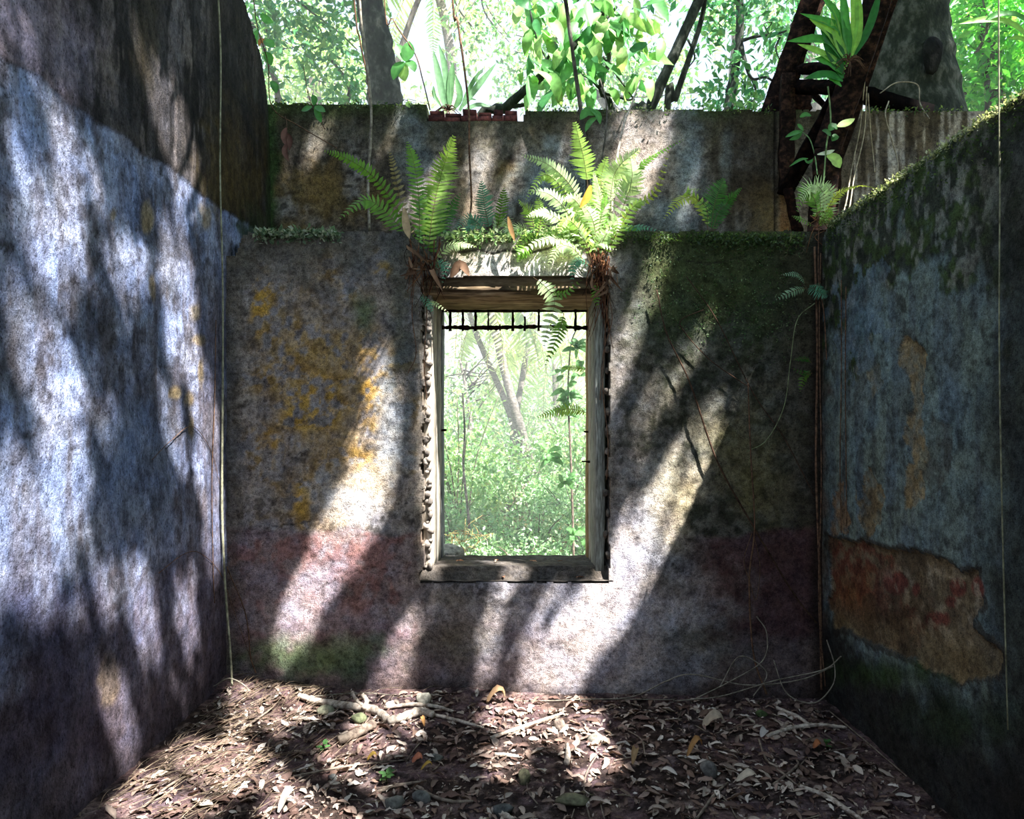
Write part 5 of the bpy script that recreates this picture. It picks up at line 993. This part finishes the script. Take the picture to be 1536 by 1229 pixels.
for i in range(len(lx)):
    si = int(rg.integers(12)); a = rg.uniform(0, 6.28); tx, ty = rg.normal(0, .22, 2); s = ls[i]; ci = int(rg.integers(len(DRY)))
    z = float(floor_h(lx[i], ly[i])) + .007
    if i in ind:
        key = (si, ci)
        if key not in lmesh:
            v, f, cc = shapes[si]; o = MB().add(v, f, cc * lin(DRY[ci])).build('fallen_leaf', M_DRYLEAF, None, True); lmesh[key] = o.data
        else: o = link('fallen_leaf', lmesh[key])
        o.location = (lx[i], ly[i], z); o.rotation_euler = (tx, ty, a); o.scale = (s, s, s)
        tag(o, None, 'leaf', 'dry fallen leaves on the floor'); o['tone'] = DRYNAME[ci]; LEAVES.append(o)
    else:
        v, f, cc = shapes[si]; R = np.array(Matrix.Rotation(a, 3, 'Z') @ Matrix.Rotation(ty, 3, 'Y') @ Matrix.Rotation(tx, 3, 'X'))
        mb.add((v * s) @ R.T + [lx[i], ly[i], z], f, cc * lin(DRY[ci]) * rg.uniform(.7, 1.25))
tag(mb.build('leaf_litter', M_DRYLEAF2, None, True), 'carpet of smaller dry leaves on the earth floor', 'leaf litter', kind='stuff')
# crumbs: tiny chips
n = 5200; cx = rg.uniform(XL + .03, XR - .03, n); cy = rg.uniform(2.62, YB - .03, n); p = np.stack([cx, cy, floor_h(cx, cy) + .004], 1)
tag(leaf_mass(MB(), p, rg.uniform(.008, .028, n), tones(n, DRY + [(90, 70, 60)], rg, .3), None, .5, rng=rg, hang=0).build('leaf_crumbs', M_DRYLEAF2), 'crumbled leaf fragments strewn over the floor', 'leaf litter', kind='stuff')
# straw-like strands on the left bank
mb = MB()
for k in range(320):
    x = XL + .06 + abs(rg.normal(0, .38)); y = rg.uniform(2.7, 4.0); a = rg.normal(.95, .35); l = rg.uniform(.1, .42); z = float(floor_h(x, y)) + rg.uniform(.006, .035)
    e = np.array([x + math.cos(a) * l * .6, min(y + math.sin(a) * l, YB - .02), 0]); e[2] = float(floor_h(e[0], e[1])) + rg.uniform(.004, .03)
    mb.tube([(x, y, z), ((x + e[0]) / 2 + rg.normal(0, .02), (y + e[1]) / 2, (z + e[2]) / 2 + .012), e], [.0016, .0009], 3, lin((184, 174, 160)) * rg.uniform(.4, 1.25), n=6, cap=False)
tag(mb.build('dry_straw', M_STICK), 'bed of dry straw strands against the foot of the left wall', 'straw', kind='stuff')
def FP(px, py, lift=0.0):
    """floor point seen at a picture position"""
    Y = F * EYE / (py - VY)
    for _ in range(4):
        x = (px - VX) * Y / F; Y = F * (EYE - float(floor_h(x, Y)) - lift) / (py - VY)
    return np.array([(px - VX) * Y / F, min(Y, YB - .02), float(floor_h((px - VX) * Y / F, Y)) + lift])
def special_leaf(lb, px, py, ang, length, width, col, fold=.5, up=.02, name='fallen_leaf'):
    length, width = length * .62, width * .62; c = FP(px, py, .012); d = np.array([math.cos(ang), math.sin(ang), 0]) * length / 2
    v, f, cc = blade([c - d, c - d * .2 + [0, 0, up], c + d * .5 + [0, 0, up * 1.4], c + d + [0, 0, up * .6]], width, 8, fold, (.1, -.3, 1), None, lin(col), .2)
    v[:, 2] += max(0, c[2] - v[:, 2].min() - .008); return one(MB().add(v, f, cc), name, M_DRYLEAF, lb, 'leaf', smooth=True)
special_leaf('yellow fallen leaf lying right of the short log', 558, 1140, .3, .07, .035, (180, 146, 70)); special_leaf('small orange leaf beside the white sticks', 634, 1088, 2.2, .06, .035, (170, 124, 76), .4, .03)
special_leaf('reddish brown leaf on the floor left of centre', 626, 1143, .2, .075, .06, (176, 110, 84), .2); special_leaf('ochre curled leaf beside the reddish one', 640, 1154, .35, .085, .028, (172, 138, 66), .6)
special_leaf('large curled brown leaf at the foot of the wall below the window', 744, 1055, .15, .16, .07, (150, 122, 92), .9, .05); special_leaf('long tan curled leaf on the sunlit floor right of centre', 952, 1140, 1.2, .15, .05, (168, 138, 100), .8, .03)
special_leaf('orange leaf in the shade near the right wall', 1226, 1122, .1, .06, .05, (170, 108, 70), .3); special_leaf('large pale leaf lying in the right half of the floor', 1120, 1170, .25, .16, .06, (186, 172, 152), .4); special_leaf('white curled leaf on the shaded floor near the right corner', 1146, 1104, .6, .08, .06, (196, 190, 182), .4)
special_leaf('big pale leaf standing up in the left foreground', 430, 1212, 1.0, .13, .06, (196, 186, 172), .3, .05); special_leaf('brown long leaf bent beside the square block', 1042, 1132, .5, .15, .045, (166, 124, 78), .8, .05)
special_leaf('big crumpled tan leaf in the right half, rearmost of the large ones', 1070, 1090, .0, .17, .10, (166, 152, 132), .5, .04)
def stick(lb, pts, r, mat=M_STICK, col=(1, 1, 1), name='stick', lift=None, forks=(), cat='stick', sides=8):
    w = [FP(x, y, (r[0] if lift is None else lift) + .006) for x, y in pts]
    m = MB().tube(w, r, sides, col, n=max(14, 7 * len(w)), wob=.22)
    if not forks: return one(m, name, mat, lb, cat, smooth=True)
    t = thing(name, lb, cat, loc=tuple(w[0])); part(m, 'main_stem', mat, t, True)
    for q, rr in forks: part(MB().tube([FP(x, y, h) for x, y, h in q], rr, sides, col, n=12, wob=.2), 'fork', mat, t, True)
stick('bleached branch lying at the foot of the window wall, left one with a fork', [(448, 1046), (480, 1054), (530, 1060), (562, 1066), (582, 1080)], [.015, .020, .022, .024, .021], name='fallen_branch', forks=[([(545, 1064, .03), (550, 1052, .06), (543, 1042, .09)], [.016, .012]), ([(548, 1062, .03), (534, 1050, .05), (528, 1038, .08)], [.012, .008])], cat='branch')
stick('bleached branch lying at the foot of the window wall, thick right one', [(582, 1082), (605, 1076), (628, 1068), (650, 1072)], [.018, .024, .026, .016], name='fallen_branch', cat='branch')
stick('thin white branch behind the thick bleached one', [(576, 1062), (620, 1060), (655, 1062), (680, 1068)], [.010, .011, .008], name='fallen_branch', cat='branch')
stick('short grey-brown log lying below the forked branch', [(508, 1112), (535, 1100), (562, 1086)], [.022, .024, .022], M_TWIG, name='short_log', cat='log', sides=10)
for lb, q, r in [('dark stick pointing right from the white branches', [(650, 1072), (690, 1082), (725, 1092)], .009), ('straight pale stick slanting up in the sunlit centre', [(735, 1108), (780, 1092), (845, 1070)], .010), ('thin straight twig beside the pale slanting stick', [(760, 1105), (800, 1088), (840, 1075)], .005),
              ('hollow cane stub pointing at the camera in the middle', [(850, 1145), (852, 1130), (851, 1118)], .013), ('curved dark twig in the front left centre', [(625, 1180), (650, 1195), (680, 1203), (710, 1202)], .007), ('long thin twig lying in front of the mossy flat stone', [(885, 1229), (876, 1190), (880, 1160), (896, 1132)], .004),
              ('twig arcing to the right of the sunlit floor', [(940, 1095), (962, 1110), (968, 1135)], .004), ('long branch lying in the shade toward the right wall', [(1200, 1180), (1240, 1195), (1270, 1215), (1300, 1235)], .010), ('crooked twig in the shaded right half', [(1138, 1108), (1150, 1140), (1180, 1165), (1200, 1182)], .005),
              ('mossy branch near the right corner', [(1150, 1105), (1190, 1092), (1230, 1088), (1270, 1092)], .011), ('curved branch beside the right wall foot', [(1165, 1062), (1195, 1075), (1215, 1088)], .010), ('forked twig tip in the right foreground', [(1045, 1229), (1070, 1195), (1092, 1174)], .006), ('slim twig parallel to the right wall', [(1245, 1068), (1290, 1105), (1360, 1165)], .004),
              ('short fat twig in the right foreground', [(1160, 1178), (1195, 1150), (1195, 1140)], .006), ('long thin twig on the left bank', [(330, 1115), (370, 1090), (410, 1062)], .006), ('twig leaning on the left bank straw', [(210, 1215), (260, 1175), (330, 1140)], .005), ('grey twig in the left foreground', [(440, 1165), (520, 1150), (610, 1140)], .005),
              ('pale stick stub below the slanting stick', [(742, 1132), (760, 1133), (778, 1135)], .010), ('dark root-like twig in the foreground centre left', [(560, 1190), (600, 1178), (640, 1172)], .007), ('grey stub at the bottom edge left of centre', [(738, 1214), (755, 1222), (770, 1230)], .012)]:
    stick(lb, q, [r, r * 1.1, r * .7], M_STICK if r >= .009 else M_TWIG, name='twig', cat='twig', sides=6)
for k in range(34):
    x = rg.uniform(XL + .15, XR - .15); y = rg.uniform(2.75, 3.95); a = rg.uniform(0, 3.14); l = rg.uniform(.06, .22); q = []
    for s_ in (-.5, 0, .5): xx, yy = x + math.cos(a) * l * s_ + rg.normal(0, .008), y + math.sin(a) * l * s_; xx = min(max(xx, XL + .05), XR - .05); q.append((xx, yy, float(floor_h(xx, yy)) + .008))
    TWIGS.append(one(MB().tube(q, [.003, .0035, .002], 5, g(rg.uniform(.7, 1.3)), n=8, wob=.2), 'twig', M_TWIG, None, 'twig', 'thin dry twigs on the floor', True))
def stone(lb, px, py, r, col=(1, 1, 1), seed=0, flat=1.0, name='stone', mat=M_STONE):
    c = FP(px, py); LANDMARKS.append((lb, c)); v, f = rock(c, r, seed, flat=flat); v[:, 2] += c[2] - v[:, 2].min() - .25 * (v[:, 2].max() - v[:, 2].min()); return one(MB().add(v, f, np.asarray(col, float)), name, mat, lb, 'stone')
MG = (.58, .62, .40)
stone('wedge shaped brown stone standing in the sunlit centre', 839, 1094, (.035, .035, .05), (.85, .72, .62), 3); stone('mossy round stone left of the centre line', 785, 1172, (.034, .04, .04), MG, 4); stone('flat moss-covered stone in the foreground centre', 858, 1205, (.085, .06, .022), MG, 5)
stone('pale angular stone on the sunlit floor', 892, 1112, (.045, .04, .03), (1.15, 1.15, 1.0), 6); stone('square grey block with a mossy side in the shaded right half', 1062, 1162, (.042, .045, .045), (.6, .62, .6), 7); stone('dark grey stone in the foreground left of centre', 632, 1202, (.045, .04, .035), (.55, .6, .6), 8)
stone('pale green stone by the forked branch', 488, 1070, (.05, .045, .03), (1.0, 1.1, .8), 9); stone('mossy dark stone beside the short log', 538, 1084, (.045, .045, .035), (.5, .6, .34), 10); stone('white plaster lump against the wall behind the branches', 636, 1056, (.05, .045, .045), (1.2, 1.25, 1.1), 11)
stone('dark slate stone at the bottom edge left of centre', 755, 1222, (.05, .04, .03), (.4, .46, .48), 12); stone('small mossy stone near the right corner', 1143, 1074, (.035, .03, .025), (.3, .5, .2), 13); stone('grey pebble in the left centre', 500, 1170, (.022, .02, .02), (.6, .66, .66), 14); stone('grey stone beside the reddish leaf', 655, 1140, (.035, .03, .02), (.55, .6, .55), 15); stone('grey stone at the lower left foreground', 590, 1208, (.05, .045, .03), (.6, .64, .6), 16)
def seedling(lb, px, py, n, s):
    c = FP(px, py); t = thing('seedling', lb, 'seedling', loc=tuple(c)); part(MB().tube([c, c + [0, 0, s * 1.2]], [.002], 4, lin((90, 140, 60)), n=4), 'stem', M_VINE, t)
    for k in range(n):
        a = RNG.uniform(0, 6.28); b0 = c + [0, 0, s * RNG.uniform(.5, 1.3)]; d = np.array([math.cos(a), math.sin(a), .3]); part(MB().add(*blade([b0, b0 + d * s * .5, b0 + d * s - [0, 0, s * .1]], s * .5, 5, .2, (0, -.3, 1), None, lin((72, 112, 62)))), 'leaf', M_LEAF, t, True)
seedling('tiny green seedling in the left centre of the floor', 485, 1128, 7, .035); seedling('tiny green seedling in the left foreground', 580, 1176, 8, .04); seedling('tiny seedling in the shade near the right corner', 1240, 1124, 6, .03)
# what singles out each loose leaf and twig: its tone and how near it lies to a stone one can find
ORD = ['nearest', 'second nearest', 'third nearest', 'fourth nearest', 'fifth nearest', 'sixth nearest', 'seventh nearest', 'eighth nearest', 'ninth nearest', 'tenth nearest']
def name_by_place(objs, tone, noun):
    pos_ = np.array([o.location for o in objs])[:, :2]; tn = [tone(o) for o in objs]
    names = [short(n) for n, _ in LANDMARKS] + ['left wall', 'right wall', 'window wall']
    D_ = np.linalg.norm(pos_[:, None] - np.array([c for _, c in LANDMARKS])[None, :, :2], axis=2)
    D_ = np.hstack([D_, pos_[:, :1] - XL, XR - pos_[:, :1], YB - pos_[:, 1:]])
    for i, o in enumerate(objs):
        same = [j for j in range(len(objs)) if tn[j] == tn[i]]; rank = (D_[same] < D_[i]).sum(0); L = np.lexsort((D_[i], rank))[0]; r_ = int(rank[L])
        o['label'] = f"{tn[i]} {noun} {ORD[r_] if r_ < 10 else 'number %d in nearness' % (r_ + 1)} to the {names[L]}"
def short(n):
    return SHORT[n]
SHORT = {n: s_ for n, s_ in zip([n for n, _ in LANDMARKS], ['wedge shaped brown stone', 'mossy round stone', 'flat moss-covered stone', 'pale angular stone', 'square grey block', 'dark grey foreground stone', 'pale green stone by the forked branch', 'mossy stone by the short log', 'white plaster lump', 'dark slate stone', 'small mossy stone near the right corner', 'grey pebble left of centre', 'grey stone beside the reddish leaf', 'grey stone in the lower left foreground'])}
name_by_place(LEAVES, lambda o: o['tone'], 'fallen leaf')
name_by_place(TWIGS, lambda o: 'thin dry', 'twig')
for o in LEAVES: del o['tone']
# dead leaves on the window sill
for k, (px, py) in enumerate([(690, 845), (745, 850), (800, 842), (840, 852), (755, 868), (870, 868)]):
    Y = 4.3 if py < 855 else 4.09; x = (px - VX) * Y / F; zz = (.735 - (Y - 4.13) * .09 if Y > 4.13 else OZ0 + .012) + .012
    v, f, cc = shapes[k]; a = k * 1.3; R = np.array(Matrix.Rotation(a, 3, 'Z')); one(MB().add((v * .05) @ R.T + [x, Y, zz], f, cc * lin((176, 130, 104))), 'fallen_leaf', M_DRYLEAF, 'small brown dead leaf on the window sill, ' + ('leftmost', 'second from the left', 'second from the right', 'rightmost', 'left one on the lower front step', 'right one on the lower front step')[k], 'leaf', 'dead leaves on the window sill', True)

# ------------------------------------------------------------------ unseen tree over the room, leaves placed to shade all but chosen sunlit patches
LIT = dict(
 back=[[(1132, 560), (1100, 590), (1060, 600), (1020, 670), (965, 750), (922, 800), (912, 860), (872, 884), (832, 944), (792, 1000), (766, 1052), (960, 1052), (1150, 570)],
       [(1006, 350), (975, 375), (950, 460), (914, 540), (914, 600), (955, 520), (990, 440), (1004, 400)], [(1070, 450), (1040, 490), (1000, 550), (960, 610), (940, 670), (958, 672), (1010, 590), (1054, 515)],
       [(594, 570), (572, 600), (538, 690), (475, 800), (425, 900), (405, 990), (442, 992), (480, 915), (545, 820), (595, 740), (612, 670), (612, 600)], [(578, 505), (540, 550), (515, 605), (500, 680), (540, 670), (570, 600), (585, 550)],
       [(456, 480), (390, 545), (356, 620), (345, 680), (392, 665), (444, 575), (470, 510)], [(772, 850), (755, 881), (712, 970), (722, 978), (768, 885), (784, 850)], [(746, 965), (724, 1000), (702, 1050), (724, 1050), (740, 1010), (756, 970)],
       [(852, 845), (815, 881), (784, 944), (760, 990), (775, 1000), (806, 950), (836, 881), (860, 850)], [(616, 915), (596, 960), (568, 1000), (545, 1052), (596, 1052), (614, 1000), (632, 940)], [(690, 360), (655, 418), (890, 418), (905, 380), (870, 355)], [(640, 470), (640, 830), (668, 830), (668, 620), (660, 500)],
       [(660, 430), (790, 425), (800, 470), (760, 600), (700, 760), (650, 840)], [(830, 600), (800, 700), (770, 845), (800, 845), (850, 680)], [(376, 348), (372, 400), (392, 380), (400, 350)], [(480, 560), (440, 620), (430, 660), (470, 640)]],
 upper=[[(476, 172), (424, 275), (448, 280), (512, 185)], [(690, 190), (640, 250), (550, 345), (650, 345), (680, 260)], [(706, 178), (690, 345), (722, 345), (752, 185)], [(800, 180), (760, 240), (728, 345), (770, 300), (796, 230)], [(866, 165), (826, 245), (842, 248), (885, 172)],
        [(920, 165), (1005, 160), (1008, 200), (985, 290), (940, 345), (870, 348), (915, 260)], [(1080, 165), (1000, 348), (1040, 348), (1094, 172)], [(1126, 165), (1080, 260), (1095, 262), (1136, 170)], [(600, 160), (560, 230), (575, 240), (620, 165)]],
 left=[[(-200, 60), (40, 20), (60, 110), (-100, 160)], [(200, 60), (228, 70), (290, 190), (310, 300), (300, 330), (262, 300), (222, 170)], [(55, 120), (100, 150), (150, 260), (165, 330), (120, 340), (80, 240)], [(20, 210), (70, 240), (130, 350), (150, 460), (90, 470), (30, 360)], [(150, 380), (200, 330), (232, 420), (215, 470), (170, 460)],
       [(232, 330), (270, 300), (292, 400), (300, 560), (262, 600), (244, 470)], [(0, 400), (50, 420), (120, 540), (135, 640), (125, 720), (60, 640), (0, 520)], [(-80, 700), (0, 660), (60, 660), (150, 700), (130, 830), (60, 850), (-60, 860)], [(140, 560), (172, 600), (178, 690), (150, 680)],
       [(240, 560), (276, 620), (290, 720), (262, 720), (240, 640)], [(280, 500), (318, 560), (338, 720), (340, 830), (316, 900), (300, 780), (290, 640)], [(170, 830), (205, 820), (240, 900), (245, 990), (215, 1015), (185, 930)], [(258, 840), (290, 860), (302, 960), (290, 1010), (262, 950)],
       [(-60, 870), (60, 850), (130, 900), (135, 960), (60, 930), (-60, 930)], [(145, 990), (185, 1010), (215, 1120), (195, 1170), (155, 1100)], [(252, 1010), (276, 1030), (290, 1070), (262, 1070)], [(240, 110), (262, 130), (285, 210), (262, 200)], [(130, 840), (160, 830), (180, 960), (150, 930)]],
 floor=[[(340, 1045), (470, 1045), (480, 1075), (380, 1090), (330, 1075)], [(540, 1040), (625, 1040), (625, 1110), (545, 1125), (520, 1110)], [(330, 1110), (430, 1100), (420, 1160), (330, 1170)], [(200, 1150), (300, 1130), (380, 1180), (280, 1240), (150, 1240)], [(735, 1045), (940, 1045), (960, 1090), (930, 1130), (850, 1110), (780, 1100), (720, 1080)],
        [(850, 1110), (965, 1120), (985, 1180), (900, 1185), (850, 1150)], [(400, 1180), (560, 1160), (600, 1240), (380, 1240)], [(720, 1130), (800, 1120), (790, 1165), (730, 1160)], [(480, 1130), (540, 1120), (560, 1150), (500, 1160)]])
FERNLIT = [[(850, 240), (960, 205), (990, 235), (960, 300), (925, 410), (800, 415), (780, 330), (800, 280)], [(655, 205), (690, 205), (680, 300), (645, 300)], [(1195, 275), (1330, 270), (1320, 320), (1200, 330)]]
def sample_targets(rg):
    T, K = [], []
    def add(n, fn, k): T.append(fn(n)); K.append(np.full(n, k))
    dn = 4200
    add(int(4.2 * 4.4 * .397 * dn), lambda n: np.stack([np.full(n, XL), rg.uniform(.6, 4.74, n), rg.uniform(0, 4.4, n)], 1), 0)
    add(int(3.45 * 2.7 * .357 * dn), lambda n: np.stack([rg.uniform(XL, XR, n), np.full(n, YB), rg.uniform(0, 2.7, n)], 1), 1)
    add(int(4.9 * 1.2 * .357 * dn), lambda n: np.stack([rg.uniform(XL, 3.2, n), np.full(n, YU), rg.uniform(2.6, 3.8, n)], 1), 2)
    add(int(3.4 * 3.6 * .845 * dn), lambda n: np.stack([rg.uniform(XL, XR, n), rg.uniform(.4, YB, n), np.zeros(n)], 1), 3)
    add(int(3.45 * .69 * .845 * dn), lambda n: np.stack([rg.uniform(XL, XR, n), rg.uniform(YB, YU, n), np.full(n, ZL)], 1), 4)
    add(int(.5 * 4.0 * .845 * dn), lambda n: np.stack([rg.uniform(XR - .1, XR + .5, n), rg.uniform(.2, 4.2, n), np.full(n, 2.73)], 1), 5)
    add(int(.8 * 4 * .4 * dn), lambda n: np.stack([rg.uniform(2.9, 3.9, n), np.full(n, 5.9), rg.uniform(3.2, 7.5, n)], 1), 6)
    add(int(1.6 * 2.2 * .4 * dn), lambda n: np.stack([rg.uniform(1.45, 3.1, n), np.full(n, 4.5), rg.uniform(2.7, 5.0, n)], 1), 7)
    add(int(.7 * 3.0 * .4 * dn * .7), lambda n: np.stack([rg.uniform(-1.9, -1.2, n), np.full(n, 7.4), rg.uniform(4.0, 7, n)], 1), 8)
    return np.vstack(T), np.concatenate(K)
rg = np.random.default_rng(5)
T, K = sample_targets(rg)
px = VX + T[:, 0] * F / T[:, 1]; py = VY - (T[:, 2] - EYE) * F / T[:, 1]
lit = np.zeros(len(T), bool)
for kind, key in ((0, 'left'), (1, 'back'), (2, 'upper'), (3, 'floor')):
    m = K == kind
    rr = (5, 15, 1, 15)[kind]
    for q in LIT[key]:
        for ox, oy in [(0, 0)] + [(rr * math.cos(a) * .6, rr * math.sin(a)) for a in np.arange(8) * math.pi / 4]: lit[m] |= inpoly(px[m] + ox, py[m] + oy, q)
m = (K == 0) & (T[:, 1] < 2.2); lit[m] |= (fbm(T[m, 1] * 4, T[m, 2] * 2.2, 301) > .56)
m = (K == 5) & (T[:, 1] > 2.0); lit[m] |= (fbm(T[m, 1] * 4, T[m, 0] * 4, 303) > .42)
for yf in (3.98, 4.1, 4.25):                          # rays that pass the ferns on the ledge
    tt = (yf - T[:, 1]) / LIGHT[1]; Q = T + LIGHT * tt[:, None]; fm = (T[:, 1] > yf) & (Q[:, 2] > 2.45)
    qx = VX + Q[:, 0] * F / Q[:, 1]; qy = VY - (Q[:, 2] - EYE) * F / Q[:, 1]
    for q in FERNLIT: lit |= fm & inpoly(qx, qy, q)
shade = T[:, 2] + (XR - T[:, 0]) / TOSUN[0] * TOSUN[2]; own = (shade < 2.70) & ((K == 0) | (K == 1) | (K == 3))   # already in the shadow of the right wall
T = T[~lit & ~own]
t_ = rg.uniform(5.6, 8.6, len(T)) + .5 * fbm(T[:, 0] * 2 + T[:, 2], T[:, 1] * 2, 71)
pos = T + TOSUN * t_[:, None]
root = np.array([7.4, -3.8, -.15])
ct = thing('unseen_canopy_tree', 'unseen tall tree with its crown shaped to dapple the roofless room', 'tree', loc=tuple(root))
part(MB().tube([root, (7.0, -3.4, 3.0), (6.0, -2.8, 6.0), (4.6, -1.8, 8.4), (3.2, -.6, 9.8)], [.34, .27, .2, .13, .06], 12, n=40, wob=.1), 'trunk', M_BARK, ct, True)
for k in range(14):
    e = pos[rg.integers(len(pos))]; s0 = np.array([(6.0, -2.8, 6.0), (5.3, -2.3, 7.2), (4.6, -1.8, 8.4), (3.8, -1.2, 9.2)][k % 4]); part(MB().tube([s0, (s0 + e) / 2 + [0, 0, .4], e], [.045, .03, .012], 6, n=14, wob=.15), 'limb', M_BARK, ct, True)
half = .055
part(leaf_mass(MB(), pos - rg.normal(0, .02, pos.shape), rg.uniform(.075, .12, len(pos)), tones(len(pos), MID + TEAL, rg), None, .6, rng=rg, mid=True), 'foliage', M_LEAF, ct, kind='stuff')
print('canopy leaves', len(pos), 'objects', len(bpy.data.objects), 'tris', sum(len(o.data.polygons) for o in bpy.data.objects if o.type == 'MESH'))
# two unseen palms added outside the walls, fronds aimed to shadow the window wall
def side_palm(label, trunk, head, tips, seed):
    t = thing('palm_tree', label, 'palm', loc=tuple(trunk[0])); part(MB().tube(trunk, [.16, .13, .11], 10, n=24, wob=.1), 'trunk', M_PALM, t, True)
    h = np.asarray(head, float)
    for e in tips:
        e = np.asarray(e, float); mid_ = (h + e) / 2 + [0, 0, .45]
        part(frond([h, mid_, e * .72 + mid_ * .28 + [0, 0, .2], e], .8, 44, lin((120, 160, 84)), ang=34, start=.1, droop=.35, nrmv=(0, 0, 1), stem=tuple(lin((150, 150, 80))), wr=.045, sr=.014), 'frond', M_FERN, t)
side_palm('unseen palm added outside the tall left wall for its frond shadow', [(-4.6, 2.3, -.15), (-4.3, 2.5, 3.0), (-3.6, 2.6, 6.2)], (-3.6, 2.6, 6.2), [tuple(P(590, 640, 4.05) + TOSUN * 3.2), (-5.6, 4.4, 5.2), (-6.2, 2.0, 5.4), (-5.0, .4, 5.0), (-3.0, .2, 5.4), (-4.4, 3.9, 7.6)], 1)
side_palm('unseen palm added outside the right wall for its frond shadow', [(5.4, 2.6, -.15), (5.0, 2.7, 3.0), (4.5, 2.7, 6.0)], (4.5, 2.7, 6.0), [tuple(P(1095, 545, 4.05) + TOSUN * 3.2), (6.6, 3.6, 5.0), (7.0, 1.8, 5.2), (5.8, .6, 4.8), (4.4, .4, 5.6)], 2)
# ------------------------------------------------------------------ sunlit haze over the clearing outside
def haze():
    m, n, l = new_mat('forest_haze'); v = nd(n, 'ShaderNodeVolumeScatter', Density=0.030, Anisotropy=0.0); v.inputs['Color'].default_value = (0.95, 0.98, 1, 1)
    o = n.new('ShaderNodeOutputMaterial'); l.new(v.outputs[0], o.inputs['Volume'])
    h = MB().box((-30, 6.6, -.3), (30, 45, 6.5)).build('haze', m); tag(h, 'pale sunlit haze among the trees outside the ruin', 'haze', kind='stuff')
haze()
